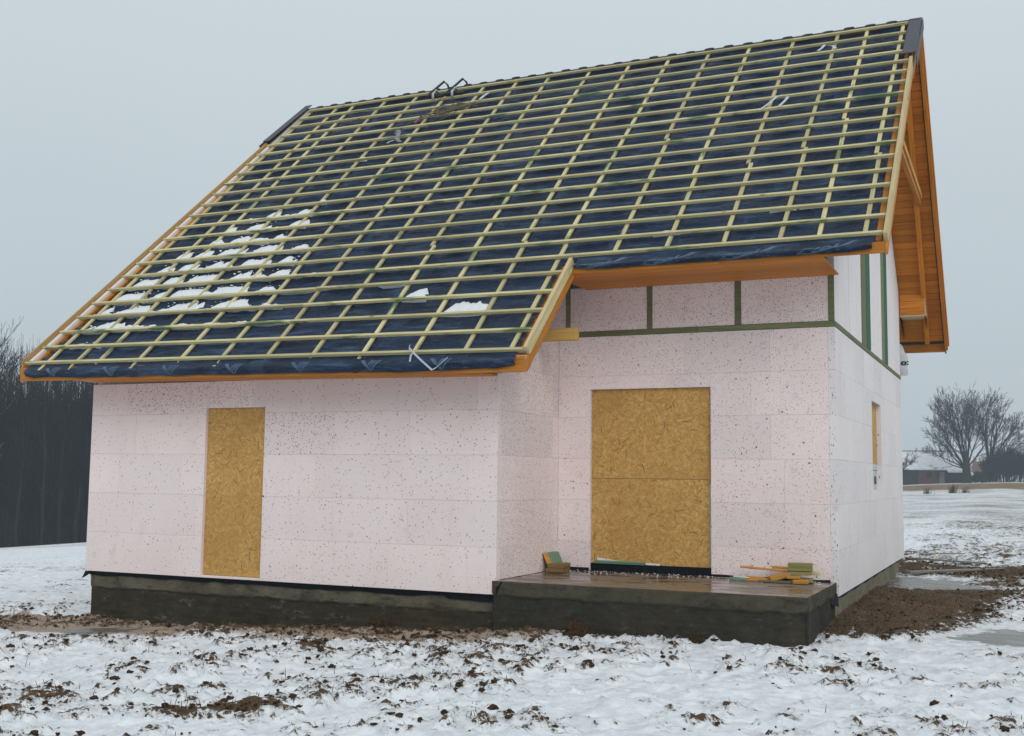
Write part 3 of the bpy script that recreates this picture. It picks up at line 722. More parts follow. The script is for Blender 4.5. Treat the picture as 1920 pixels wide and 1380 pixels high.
# rolled edges of the membrane over both eaves
def eave_fn(ye, drop, seed, xa, xb):
    def S(x, t):
        """t 0..1 down the roll"""
        q = rp(x, ye+.10, -.070); z0 = q.z
        n = fbm(np.array([x/.7]), np.array([seed*1.7]), 3, seed)[0]-.5; n2 = fbm(np.array([x/.14]), np.array([t*3.]), 2, seed+3)[0]-.5
        e_ = min(1, (x-xa)/.15, (xb-x)/.22); dr = drop*(1+.45*n)*(.72+.28*max(0, e_))
        if t < .3:
            s_ = t/.3; y = ye+.10-s_*.135; z = z0-MF*.135*s_*.98-.004*math.sin(math.pi*s_)
        else:
            s_ = (t-.3)/.7; y = ye-.035-.034*math.sin(math.pi*min(1, s_*1.15))-.012*s_; z = z0-MF*.135*.98-dr*s_
        return Vector((x, y-n2*.010-.008*n, z+n2*.004))
    return S
def roll(S, xa, xb, nx, nt_=16):
    V = [S(x, t) for t in np.linspace(0, 1, nt_) for x in np.linspace(xa, xb, nx)]
    V += [S(x, 1)+Vector((0, .018, .012)) for x in np.linspace(xa, xb, nx)]
    ids = np.arange(len(V)).reshape(nt_+1, nx)
    Q = np.stack([ids[:-1, :-1], ids[1:, :-1], ids[1:, 1:], ids[:-1, 1:]], -1).reshape(-1, 4)
    return npmesh('membrane_edge', np.array([tuple(v) for v in V]), Q, M_MEM, house)
SL_ = eave_fn(YL, .128, 5, XL+.10, XV-.12); edgeL = roll(SL_, XL+.10, XV-.12, 420)
SU_ = eave_fn(YU, .072, 9, XV+.02, XR-.15); edgeU = roll(SU_, XV+.02, XR-.15, 220)
def decal(S, quads, parent):
    V = []; F = []
    for poly in quads:
        # subdivide polygon strip: poly is 4 (x,t) corners
        n = 6; base = len(V)
        for i in range(n+1):
            for j in range(3):
                a, b_ = i/n, j/2
                x = (poly[0][0]*(1-b_)+poly[1][0]*b_)*(1-a)+(poly[3][0]*(1-b_)+poly[2][0]*b_)*a
                t = (poly[0][1]*(1-b_)+poly[1][1]*b_)*(1-a)+(poly[3][1]*(1-b_)+poly[2][1]*b_)*a
                t = min(.985, max(.02, t)); d = S(x, min(1, t+.02))-S(x, max(0, t-.02)); n_ = Vector((0, d.z, -d.y)).normalized()
                if n_.y > 0 and n_.z < 0: n_ = -n_
                V.append(S(x, t)+n_*.003)
        for i in range(n):
            for j in range(2):
                a = base+i*3+j; F.append((a, a+1, a+4, a+3))
    return meshobj('print_mark', V, F, M_PRT, parent)
for x in (-.018, .932, 1.856, 2.79, 3.715, 4.635, 5.50):
    q = []; wv = .135
    q.append([(x-wv, .31), (x-wv+.055, .31), (x+.022, .88), (x, .96)])
    for k in range(3):
        o_ = .045*k
        q.append([(x+wv-o_, .31), (x+wv-o_-.030, .31), (x+.02-o_*.45, .82-.12*k), (x+.03-o_*.45, .90-.12*k)])
    decal(SL_, q, edgeL)
for x in (6.85, 7.64, 8.515, 9.40):
    q = []; sk = .20                                   # slanted band with letters C I N above it
    def P2(u, v): return (x+u+sk*(1-v), v)
    if x+.36 > XR-.16: x -= .07
    for a, b_, c_, d_ in (((-.36, .60), (-.36, .66), (.06, .66), (.06, .60)),):
        q.append([P2(-.30, .98), P2(-.22, .98), P2(.10, .15), P2(.02, .15)])
        q.append([P2(-.20, .99), P2(-.185, .99), P2(.15, .15), P2(.135, .15)])
    for u0 in (-.38,):
        q += [[P2(u0, .45), P2(u0, .9), P2(u0+.035, .9), P2(u0+.035, .45)], [P2(u0, .45), P2(u0, .56), P2(u0+.11, .56), P2(u0+.11, .45)], [P2(u0, .79), P2(u0, .9), P2(u0+.10, .9), P2(u0+.10, .79)]]
    q.append([P2(-.25, .40), P2(-.25, .78), P2(-.215, .78), P2(-.215, .40)])
    q += [[P2(-.19, .32), P2(-.19, .66), P2(-.16, .66), P2(-.16, .32)], [P2(-.16, .32), P2(-.16, .42), P2(-.09, .55), P2(-.09, .42)], [P2(-.10, .22), P2(-.10, .55), P2(-.07, .55), P2(-.07, .22)]]
    for k in range(4): q.append([P2(-.08+.07*k, .95-.19*k), P2(-.05+.07*k, .95-.19*k), P2(-.035+.07*k, .88-.19*k), P2(-.065+.07*k, .88-.19*k)])
    decal(SU_, q, edgeU)

# counter battens (two lapped lengths each)
for i in range(18):
    y0 = (YL if i < 12 else YU)-.085; ylap = random.uniform(.95, 1.35) if i < 12 else random.uniform(1.5, 3.2)
    sgn = -1
    a0, a1 = cbx(i, y0), cbx(i, ylap); b0, b1 = cbx(i, ylap), cbx(i, RY)
    beam('counter_batten', rp(a0+.012, y0, -.055), rp(a1+.012, ylap, -.055), .048, .028, M_BAT, house, NF)
    beam('counter_batten', rp(b0-.03, ylap+.004, -.055), rp(b1, RY-.03, -.055), .048, .028, M_BAT, house, NF)
# roof battens
for k in range(23):
    y = 5.337-.2701*k
    xa, xb = XL+.02, (XR-.047 if k <= 17 else XV-.06)
    if k < 4: xa, xb = XL+.10, XR-.145
    if k == 17: xb = XR-.03
    if k == 22: xa, xb = XL+.02, XV-.03
    cuts = [xa]; j = random.uniform(2.2, 4.2)
    while j < xb-1.0: 
        c_ = min(range(18), key=lambda i: abs(cbx(i, y)-j)); cuts.append(cbx(c_, y)); j = cuts[-1]+random.uniform(3.4, 4.1)
    cuts.append(xb); sh_ = 0
    for a, b_ in zip(cuts[:-1], cuts[1:]):
        s0, s1 = random.uniform(-.006, .006), random.uniform(-.006, .006)
        beam('roof_batten', rp(a+.002, y+s0, -.018), rp(b_-.002, y+s1, -.018), .040, .036, M_BAT, house, NF)
# verges
def slope_board(name, x, th, y0, y1, v0, v1, mat, parent):
    """board following the roof slope with plumb-cut ends; v0/v1 vertical offsets of its edges"""
    P = [(y0, ztop(x, y0)+v1), (y1, ztop(x, y1)+v1), (y1, ztop(x, y1)+v0), (y0, ztop(x, y0)+v0)]
    d = Vector((0, P[1][0]-P[0][0], P[1][1]-P[0][1])).normalized(); Yv = Vector((1, 0, 0)); Uv = d.cross(Yv); c = Vector((x, (y0+y1)/2, (P[0][1]+P[2][1])/2))
    M = Matrix(((d.x, Yv.x, Uv.x, c.x), (d.y, Yv.y, Uv.y, c.y), (d.z, Yv.z, Uv.z, c.z), (0, 0, 0, 1))); Mi = M.inverted()
    V = [Mi @ Vector((x+sx*th/2, y, z)) for sx in (-1, 1) for y, z in P]
    o = meshobj(name, V, [(3, 2, 1, 0), (4, 5, 6, 7), (0, 1, 5, 4), (1, 2, 6, 5), (2, 3, 7, 6), (3, 0, 4, 7)], mat, parent); o.matrix_world = M
    return o
def verge(x, y0, y1, out, sgn):
    """sgn +1: outside lies at +x"""
    beam('verge_rail', rp(x-sgn*.022, y0, .006), rp(x-sgn*.022, y1, .006), .044, .055, M_VRG, house, NF)
    beam('verge_batten', rp(x-sgn*.024, y0+.02, -.0515), rp(x-sgn*.024, y1, -.0515), .046, .058, M_BAT, house, NF)
    slope_board('barge_board', x-sgn*.013, .026, y0+.004, y1+.03, -.105, -.235 if x < 8 else -.20, M_ORG, house)
verge(XV, YL, YU-.03, 1, 1); verge(XR, YU-.01, 4.26, 1, 1)
slope_board('barge_board', XR-.013, .026, 4.30, RY, -.105, -.30, M_ORG, house)
# left verge, seen from its inner side
beam('verge_rail', rp(XL-.008, YL-.01, .0), rp(XL-.008, 4.30, .0), .022, .055, M_TAN, house, NF)
beam('verge_batten', rp(XL+.042, YL+.06, -.052), rp(XL+.042, RY-.05, -.052), .060, .044, M_WHT, house, NF)
slope_board('barge_board', XL-.006, .026, YL-.012, RY, -.05, -.235, M_ORG, house)
beam('verge_batten', rp(XL+.100, YL+.04, -.085), rp(XL+.100, RY-.05, -.085), .048, .034, M_ORG, house, NF)
beam('verge_batten', rp(XR-.10, YU+.03, -.085), rp(XR-.10, RY-.05, -.085), .06, .030, M_ORG, house, NF)
# back slope barge boards in three steps
for dx, v0, v1 in ((-.02, -.10, -.30), (.004, -.07, -.24), (.026, -.03, -.17)):
    slope_board('barge_board', XR+dx, .024, RY+.004, YBK, v0, v1, M_ORG, house)
# graphite caps at both ridge ends
def cap(x0, x1, y0, y1, outer, name='verge_cap'):
    g = empty(name); g.parent = house
    xc = (x0+x1)/2
    beam('top_plate', rp(xc, y0, .058), rp(xc, y1, .058), abs(x1-x0), .012, M_CAP, g, NF, .002)
    beam('side_plate', rp(outer, y0-.10, -.03), rp(outer, y1, -.03), .012, .15, M_CAP, g, NF, .002)
    return g
cap(XR-.135, XR+.04, 4.30, RY+.07, XR+.048)
cap(XL-.05, XL+.085, 4.28, RY+.03, XL-.056)
# fascias, soffits
for (x0, x1, y, drop) in ((XL+.01, XV-.03, YL, .235), (XV-.02, XR-.03, YU, .185)):
    for a, b_ in ((x0, (x0+x1)/2), ((x0+x1)/2+.002, x1)):
        z0, z1 = ztop(a, y), ztop(b_, y); top = .070
        beam('fascia_board', (a, y-.006, z0-(top+drop)/2), (b_, y-.006, z1-(top+drop)/2), .028, drop-top, M_ORG, house, (0, 0, 1))
for k in range(3):
    y0 = YL+.012+.205*k; za, zb = ztop(XL, YL)-.205, ztop(XV, YL)-.205
    beam('soffit_board', (.02, y0+.1, za-.008), (XA-.02, y0+.1, zb+.004), .200, .016, M_SOF, house)
for k in range(5):
    y0 = YU+.012+.214*k; z_ = ztop(8, YU)-.187
    beam('soffit_board', (XV-.25, y0+.105, z_+.006), (XB+.055, y0+.105, z_+.006), .210, .016, M_SOF, house)
slab_poly('rafter', [(XB-.1, YU+.03), (XB-.02, YU+.03), (XB-.02, D1), (XB-.1, D1)], -.30, -.133, M_ORG, house)
# stub of the purlin carrying the lower verge
beam('purlin', (5.80, 1.0, 2.926), (6.396, 1.0, 2.926), .10, .142, M_PLN, house)
beam('purlin', (8.9, RY, 7.54), (9.62, RY, 7.54), .12, .16, M_ORG, house)
# gable overhang: rafter, collar beam, boxed plate end, back fascia
beam('rafter', rb(9.665, RY+.15, -.195), rb(9.575, YBK-.05, -.195), .075, .11, M_SOF, house, NB)
beam('rafter', rp(9.665, YU+.1, -.195), rp(9.675, RY-.02, -.195), .075, .11, M_SOF, house, NF)
cb_ = beam('collar_beam', (9.69, 3.30, 5.74), (9.665, 7.66, 5.74), .06, .19, M_SOF, house)
beam('collar_beam', (9.731, 3.45, 5.78), (9.706, 7.55, 5.78), .02, .10, M_OFF, house)
yb0, yb1 = 9.10, 9.92
bx_ = empty('boxed_plate'); bx_.parent = house
for k in range(4):
    z0 = 4.105+.118*k
    box('cladding_board', XB+.005, 9.598, yb0+.004*(k % 2), yb0+.02, z0, z0+.114, M_SOF, bx_, .003)
vv = [(XB+.005, yb0+.021, 4.10), (9.598, yb0+.021, 4.10), (9.598, yb1, 4.10), (XB+.005, yb1, 4.10)]
vv += [(x, y, under(y, .20)) for x, y, z in vv]
meshobj('core', vv, [(0, 3, 2, 1)[::1], (4, 5, 6, 7), (0, 1, 5, 4), (1, 2, 6, 5), (2, 3, 7, 6), (3, 0, 4, 7)], M_SOF, bx_)
box('trim', XB+.004, 9.60, yb0-.012, yb1-.3, 4.082, 4.098, M_VRG, bx_)
meshobj('trim', [(9.599, yb0+.0, 4.085), (9.599, yb1-.1, 4.085), (9.599, yb1-.1, under(yb1-.1, .22)), (9.599, yb0, under(yb0, .22)), (9.612, yb0+.0, 4.085), (9.612, yb1-.1, 4.085), (9.612, yb1-.1, under(yb1-.1, .22)), (9.612, yb0, under(yb0, .22))],
        [(3, 2, 1, 0), (4, 5, 6, 7), (0, 1, 5, 4), (1, 2, 6, 5), (2, 3, 7, 6), (3, 0, 4, 7)], M_VRG, bx_)
zb_ = under(YBK, .0)
beam('fascia_board', (XL+.05, YBK-.02, zb_-.185), (XR-.02, YBK-.02, zb_-.185), .026, .17, M_ORG, house)
# loose foil with printing, showing past the far gable edge
xs = [9.15, 9.22, 9.27, 9.31]
ff_ = []
def foilpt(x, z): return Vector((x, D2+.035+.02*math.sin(z*7+x*9), z))
nz_ = 9; V = []
for i in range(nz_):
    s_ = i/(nz_-1); z = 3.06+.55*s_; xr_ = 9.305+.012*math.sin(i*1.9)-.11*max(0, s_-.62)/.38
    V += [foilpt(9.16, z), foilpt((9.16+xr_)/2, z), foilpt(xr_, z)]
F = []
for i in range(nz_-1):
    for j in range(2): F.append((3*i+j, 3*i+j+1, 3*i+j+4, 3*i+j+3))
n = len(V); V += [v+Vector((0, .004, 0)) for v in V]; F += [tuple(n+a for a in f[::-1]) for f in F]
foil = meshobj('loose_foil', V, F, M_FOIL, house)
Mt = Matrix(((1, 0, 0, 9.262), (0, 0, -1, D2+.006), (0, 1, 0, 3.245), (0, 0, 0, 1)))
text('lettering', 'o:', .13, Mt, M_INK, foil, 1.3)

# ------------------------------------------------------------------ snow on the roof
def snow_lump(verts, faces, x0, x1, k, hgt, seed, lowk=None):
    """ragged heap lying on the membrane and leaning on batten k (its upper side)"""
    yb = 5.337-.2701*k+.026; nx = max(6, int((x1-x0)/.018)); nv_ = 11; base = len(verts)
    for i in range(nx+1):
        x = x0+(x1-x0)*i/nx; e_ = math.sin(math.pi*min(1, max(0, i/nx)))**.45
        rag = fbm(np.array([x/.11+seed]), np.array([seed*3.1]), 3, 91)[0]; rag2 = fbm(np.array([x/.45+seed]), np.array([seed*1.1]), 2, 97)[0]
        ext = min(.215, 1.75*hgt*e_*(.25+.9*rag2)*(.25+1.2*rag+.5*fbm(np.array([x/.06+seed]), np.array([seed]), 2, 95)[0]))
        for j in range(-1, nv_-1):
            t = max(0, j)/(nv_-2); lump = fbm(np.array([x/.06]), np.array([t*3+seed]), 3, 93)[0]-.5
            o_ = -.078+(.030*e_*(1-t**2.2)*(.7+.5*rag)+.030*lump*e_+.012*math.sin(math.pi*t)*e_)
            if j < 0: o_ = -.10
            verts.append(rp(x+.02*lump, yb+ext*t, o_))
    for i in range(nx):
        for j in range(nv_-1):
            a = base+i*nv_+j; faces.append((a, a+nv_, a+nv_+1, a+1))
verts, faces = [], []
drift = {21: [(-.2, .35, .07), (1.6, 1.75, .03)], 20: [(-.45, .55, .13), (.55, 2.0, .06), (2.0, 3.0, .04)], 19: [(-.40, .62, .24), (.66, 1.45, .24), (1.5, 2.25, .19), (2.3, 2.75, .08)],
         18: [(-.35, .25, .20), (.28, .60, .22), (.64, 1.26, .25), (1.3, 1.95, .23), (2.0, 2.5, .14), (2.5, 3.3, .05)], 17: [(-.28, .24, .20), (.27, .62, .24), (.66, 1.28, .24), (1.32, 1.95, .23), (2.0, 2.4, .15), (2.45, 3.6, .035)],
         16: [(-.1, .25, .17), (.30, .62, .21), (.70, 1.28, .21), (1.36, 1.90, .23), (2.0, 2.32, .15)], 15: [(0., .3, .15), (.32, .64, .20), (.70, 1.27, .21), (1.33, 1.86, .20), (1.95, 2.45, .13)],
         14: [(.35, .66, .15), (.72, 1.25, .18), (1.50, 1.75, .12)], 13: [(.40, .65, .13), (.78, 1.28, .16), (1.55, 1.92, .14)], 12: [(.50, .75, .08), (.95, 1.25, .13), (1.50, 1.85, .15)], 11: [(.95, 1.30, .12), (1.70, 1.90, .08)], 22: [(4.6, 5.0, .03), (5.5, 5.7, .03)]}
sd_ = 1.0
for k, lst in drift.items():
    for x0, x1, h_ in lst: snow_lump(verts, faces, x0, x1, k, h_*.95, sd_); sd_ += 1.37
    if 11 < k < 21: snow_lump(verts, faces, lst[0][0], lst[-1][1], k, .065, sd_); sd_ += 1.1
# grainy lumps and crumbs along the ragged upper edges
ib = bmesh.new(); bmesh.ops.create_icosphere(ib, subdivisions=2, radius=1); JV = np.array([v.co[:] for v in ib.verts]); JF = [tuple(v.index for v in f.verts) for f in ib.faces]; ib.free()
def snow_grains(verts, faces, x0, x1, k, hgt, n):
    yb = 5.337-.2701*k+.028
    for _ in range(n):
        t = random.random()**1.3; x = random.uniform(x0+.02, x1-.02); y = yb+min(.225, hgt*1.5*t*(1.25 if random.random() < .15 else 1)); r_ = random.uniform(.006, .024)*(1-.5*t)
        c = rp(x, y, -.076+r_*.3); b0 = len(verts); jj = (1+.5*(RNG.random((len(JV), 1))-.5))*JV*np.array([r_*random.uniform(.9, 1.7), r_, r_*.7])
        verts.extend([c+Vector(v) for v in jj]); faces.extend([(a+b0, b_+b0, c_+b0, c_+b0) for a, b_, c_ in JF])
gv, gf = [], []
for k, lst in drift.items():
    for x0, x1, h_ in lst: snow_grains(gv, gf, x0, x1, k, h_, int(15*(x1-x0)/.6*(h_/.2)**.5))
b0 = len(verts); verts += gv
tri = np.array(gf)[:, :3]+b0
sn = meshobj('roof_snow', verts, [tuple(f) for f in faces]+[tuple(int(q) for q in f) for f in tri], M_SNOW, None, True)
tag(sn, 'drift of old snow caught behind the battens low on the left of the roof', 'snow', kind='stuff')
for (x0, x1, k, h_, lab) in ((5.10, 5.74, 20, .17, 'thick snow heap on the roof near the lower right corner of the long eave'), (4.45, 4.78, 19, .10, 'small snow heap up and left of the thick heap near the long eave'),
                             (1.66, 1.90, 7, .12, 'lone round lump of snow high on the left half of the roof'), (3.95, 4.35, 18, .05, 'thin sliver of snow in the middle of the lower roof'),
                             (7.28, 7.60, 16, .06, 'thin snow sliver just above the upper eave'), (8.88, 9.18, 15, .07, 'small snow streak near the right verge'), (8.55, 8.85, 15, .05, 'faint snow crumb left of the streak by the right verge')):
    v_, f_ = [], []; snow_lump(v_, f_, x0, x1, k, h_, sd_); sd_ += 2.1
    o = npmesh('snow_patch', np.array([tuple(v) for v in v_]), np.array(f_), M_SNOW); tag(o, lab, 'snow', 'snow patches on the roof')

# ------------------------------------------------------------------ things left on the roof
def tube(pts, r, n=5):
    pts = [Vector(p) for p in pts]; V, F = [], []
    for i, p in enumerate(pts):
        d = (pts[min(i+1, len(pts)-1)]-pts[max(i-1, 0)]).normalized(); a = d.orthogonal().normalized(); b_ = d.cross(a)
        rr = r[i] if isinstance(r, (list, tuple)) else r
        for j in range(n): an = 2*math.pi*j/n; V.append(p+(a*math.cos(an)+b_*math.sin(an))*rr)
    for i in range(len(pts)-1):
        for j in range(n): F.append((i*n+j, i*n+(j+1) % n, (i+1)*n+(j+1) % n, (i+1)*n+j))
    F += [tuple(range(n))[::-1], tuple(range((len(pts)-1)*n, len(pts)*n))]
    return V, F
def tubeobj(name, pts, r, mat, parent=None, n=5):
    V, F = tube(pts, r, n); return meshobj(name, V, F, mat, parent, True)
def ribbon(name, pts, wid, side, mat, parent=None, th=.002):
    V, F = [], []; side = Vector(side).normalized()*wid/2
    for p in pts: p = Vector(p); V += [p-side, p+side]
    k = len(pts)
    for i in range(k-1): F.append((2*i, 2*i+1, 2*i+3, 2*i+2))
    o = meshobj(name, V, F, mat, parent); m = o.modifiers.new('thickness', 'SOLIDIFY'); m.thickness = th; return o
hb = empty('hook_bundle', rp(2.4, 5.1, 0)); tag(hb, 'dark rolled bundle hung by two hooks over the ridge', 'bundle')
def ch(o): return local(o, hb)
roll_pts = [rp(2.06+.72*i/14, 5.10+.012*math.sin(i*1.3), .035+.012*math.sin(i*.9)) for i in range(15)]
ch(tubeobj('roll', roll_pts, [.015]+[.036+.010*math.sin(i*2.1) for i in range(13)]+[.012], M_RUB, None, 8))
for hx in (2.20, 2.56):
    ch(tubeobj('hook', [rp(hx-.10, 5.13, .06), rp(hx-.04, 5.33, .07), Vector((hx+.0, 5.44, 7.995)), Vector((hx+.035, 5.51, 7.955)), Vector((hx+.05, 5.55, 7.87))], .020, M_RUB, None, 6))
    ch(tubeobj('strap', [rp(hx+.02, 5.03, .01), rp(hx+.03, 5.06, .10), rp(hx+.04, 5.15, .10), rp(hx+.05, 5.2, .02)], .022, M_FOIL, None, 6))
rope = empty('rope_tangle', rp(2.8, 4.6, 0)); tag(rope, 'tangled heap of rope lying on the battens below the ridge', 'rope')
rr_ = random.Random(4)
def strand(x0, x1, y0, y1, n, amp, drop=.0):
    pts = []; ph1, ph2 = rr_.uniform(0, 6), rr_.uniform(0, 6)
    for i in range(n):
        t = i/(n-1); pts.append(rp(x0+(x1-x0)*t+amp*1.6*math.sin(t*9+ph1), y0+(y1-y0)*t+amp*math.sin(t*13+ph2), .018+.02*abs(math.sin(t*8+ph1))-drop*t))
    return pts
for i in range(13):
    o = tubeobj('strand', strand(2.35+rr_.uniform(0, .3), 3.25-rr_.uniform(0, .35), 4.50+rr_.uniform(-.1, .14), 4.66+rr_.uniform(-.1, .1), 26, rr_.uniform(.03, .075)), .0075, M_ROPE, None, 4); local(o, rope)
for a, b_ in (((2.95, 4.50), (2.55, 4.18)), ((2.25, 4.42), (2.0, 4.12)), ((2.35, 4.45), (2.62, 4.25))):
    o = tubeobj('strand', [rp(a[0]+(b_[0]-a[0])*t+.02*math.sin(t*7), a[1]+(b_[1]-a[1])*t, .02-.05*t) for t in np.linspace(0, 1, 10)], .006, M_ROPE, None, 4); local(o, rope)
rg_ = empty('rope_grip', rp(2.32, 4.36, .03)); tag(rg_, 'small red tag hanging at the left end of the rope tangle', 'tag')
local(beam('body', rp(2.335, 4.41, .03), rp(2.31, 4.29, .02), .034, .022, M_RED, None, NF), rg_)
local(tubeobj('loop', [rp(2.33+.03*math.cos(a), 4.44+.03*math.sin(a), .03) for a in np.linspace(0, 6.28, 9)], .008, M_RUB, None, 4), rg_)
gl = empty('metal_bracket', rp(2.22, 3.86, .0)); tag(gl, 'grey bent metal bracket hooked on a batten left of centre', 'bracket')
local(ribbon('strap', [rp(2.13, 4.00, .03), rp(2.16, 4.02, .07), rp(2.22, 3.98, .075), rp(2.25, 3.88, .05), rp(2.28, 3.80, .035), rp(2.35, 3.75, .02)], .07, (1, .25, 0), M_GRY, None, .008), gl)
local(ribbon('tail', [rp(2.17, 3.86, .0), rp(2.14, 3.80, .02), rp(2.10, 3.78, .01)], .03, (1, .3, 0), M_FOIL, None, .006), gl)
def tape(pts, lab, wid=.022, side=(1, .2, 0)):
    o = ribbon('tape_strip', pts, wid, side, M_TAPE, None, .0015); tag(o, lab, 'tape', 'loose tape strips on the roof'); return o
tape([rp(3.22, 4.78, .02), rp(3.25, 4.86, .03), rp(3.28, 4.97, .02)], 'pale tape strip standing on a batten right of the rope tangle', .05)
tape([rp(8.02, 3.40, .005), rp(8.14, 3.50, .035), rp(8.20, 3.62, .04), rp(8.27, 3.70, .02)], 'left of two white tape strips near the middle of the right roof half', .04)
tape([rp(8.27, 3.42, .01), rp(8.35, 3.52, .04), rp(8.37, 3.58, .05), rp(8.30, 3.60, .04)], 'right of two white tape strips near the middle of the right roof half', .04)
tape([rp(8.57, 4.80, .02), rp(8.62, 4.86, .03), rp(8.64, 4.96, .02)], 'left of two short tape bits near the ridge on the right', .04)
tape([rp(8.82, 4.80, .02), rp(8.76, 4.88, .03), rp(8.70, 4.92, .02)], 'right of two short tape bits near the ridge on the right', .04)
ye = -.72
tape([(5.10, -.64, 2.665), (5.14, ye, 2.62), (5.21, ye-.005, 2.555), (5.31, ye-.01, 2.47), (5.422, ye-.005, 2.378), (5.47, ye-.005, 2.40), (5.54, ye, 2.46), (5.60, ye+.005, 2.505)], 'long white tape hanging in a loop from the lower eave', .022, (.55, 0, .8))
tape([(5.185, -.70, 2.58), (5.16, ye, 2.54), (5.15, ye, 2.475)], 'short tape end beside the hanging loop at the lower eave', .022, (1, 0, 0))

# ------------------------------------------------------------------ offcuts on the porch
ZS = .156
def piece(name, lab, cat, group, p0, p1, wid, hgt, mat, upv=(0, 0, 1), bev=.004):
    o = beam(name, p0, p1, wid, hgt, mat, None, upv, bev); tag(o, lab, cat, group); return o
G1 = 'timber offcuts at the inner porch corner'
lb = empty('timber_block', (5.93, 1.42, ZS)); tag(lb, 'mint green timber block leaning against the inner corner of the porch', 'offcut', G1)
def leanbox(x0, x1, y0, y1, zt_, lean, th, mat, name):
    vv = []
    for z, dx in ((ZS+.002, .10), (zt_, .0)):
        vv += [(x0+dx, y0, z), (x0+dx+th, y0, z), (x0+dx+th, y1, z), (x0+dx, y1, z)]
    return local(meshobj(name, vv, [(0, 3, 2, 1), (4, 5, 6, 7), (0, 1, 5, 4), (1, 2, 6, 5), (2, 3, 7, 6), (3, 0, 4, 7)], mat), lb)
leanbox(5.866, 0, 1.265, 1.268, .375, .1, .062, M_OFF, 'cut_end'); leanbox(5.8665, 0, 1.2685, 1.62, .374, .1, .0615, M_MIN, 'block')
piece('timber_block', 'lower of two stacked square timber offcuts in the porch corner', 'offcut', G1, (6.03, 1.22, ZS+.026), (6.03, 1.46, ZS+.026), .215, .050, M_BRN)
piece('timber_block', 'upper of two stacked square timber offcuts in the porch corner', 'offcut', G1, (6.045, 1.24, ZS+.078), (6.035, 1.48, ZS+.078), .205, .050, M_BRN)
G2 = 'strips leaning in the wide doorway'
o = meshobj('foam_strip', [(6.352, D1+.046, .245), (6.836, D1+.046, .240), (6.836, D1+.046, .256), (6.352, D1+.046, .312), (6.352, D1+.053, .245), (6.836, D1+.053, .240), (6.836, D1+.053, .256), (6.352, D1+.053, .312)],
            [(0, 1, 2, 3), (7, 6, 5, 4), (0, 4, 5, 1), (1, 5, 6, 2), (2, 6, 7, 3), (3, 7, 4, 0)], M_EPSG); o.color = (.9, 0, 0, 1); tag(o, 'white foam wedge leaning at the foot of the wide boarded doorway', 'strip', G2)
piece('timber_strip', 'thin green lath lying across the threshold of the wide doorway', 'strip', G2, (6.335, D1+.012, .262), (6.96, D1+.016, .262), .030, .034, M_MIN, (0, -.3, 1))
o = piece('foam_strip', 'short white foam sliver right of the green lath on the threshold', 'strip', G2, (6.965, D1+.035, .256), (7.14, D1+.035, .254), .014, .022, M_EPSG); o.color = (.5, 0, 0, 1)
G3 = 'timber offcuts heaped on the porch beside the gable corner'
piece('timber_block', 'thick olive timber block on top of the offcut heap', 'offcut', G3, (8.69, 1.50, .322), (8.945, 1.52, .324), .11, .085, M_BLK)
piece('timber_strip', 'long orange lath sticking out left from the top of the heap', 'offcut', G3, (8.14, 1.60, .292), (8.76, 1.56, .262), .04, .022, M_OFF)
piece('timber_strip', 'short orange lath lying behind the long one on the heap', 'offcut', G3, (8.48, 1.66, .300), (8.80, 1.64, .288), .045, .026, M_OFF)
piece('timber_strip', 'pale stick poking out right from under the olive block', 'offcut', G3, (8.70, 1.62, .264), (9.02, 1.58, .260), .05, .045, M_VRG)
piece('timber_block', 'olive block lying under the topmost block of the heap', 'offcut', G3, (8.72, 1.47, .256), (8.94, 1.50, .258), .10, .036, M_BLK)
piece('timber_block', 'tilted orange board end in the middle of the heap', 'offcut', G3, (8.50, 1.40, .186), (8.68, 1.50, .232), .10, .05, M_OFF, (-.35, -.2, 1))
piece('timber_block', 'pale orange block end right of the tilted board', 'offcut', G3, (8.685, 1.43, .215), (8.83, 1.43, .217), .08, .034, M_OFF)
piece('timber_block', 'low orange block at the foot of the heap', 'offcut', G3, (8.775, 1.30, .178), (8.935, 1.31, .178), .08, .040, M_OFF)
piece('timber_block', 'dark olive block supporting the right side of the heap', 'offcut', G3, (8.72, 1.50, .180), (8.95, 1.52, .180), .14, .044, M_BLK)
piece('timber_strip', 'flat orange shingle left of the tilted board', 'offcut', G3, (8.22, 1.46, .184), (8.52, 1.42, .172), .09, .016, M_OFF, (.1, -.3, 1))
piece('timber_strip', 'thin orange splinter under the flat shingle', 'offcut', G3, (8.24, 1.38, .166), (8.62, 1.40, .166), .05, .014, M_OFF)
piece('timber_strip', 'dark green lath lying along the front of the heap', 'offcut', G3, (8.40, 1.33, .168), (8.76, 1.30, .168), .05, .022, M_GRN)
piece('timber_strip', 'green and white offcut at the left end of the heap', 'offcut', G3, (8.06, 1.42, .172), (8.25, 1.40, .170), .06, .028, M_MIN)
piece('timber_strip', 'whitish chip lying on the left end of the heap', 'offcut', G3, (8.10, 1.44, .194), (8.27, 1.42, .188), .05, .012, M_WHT)

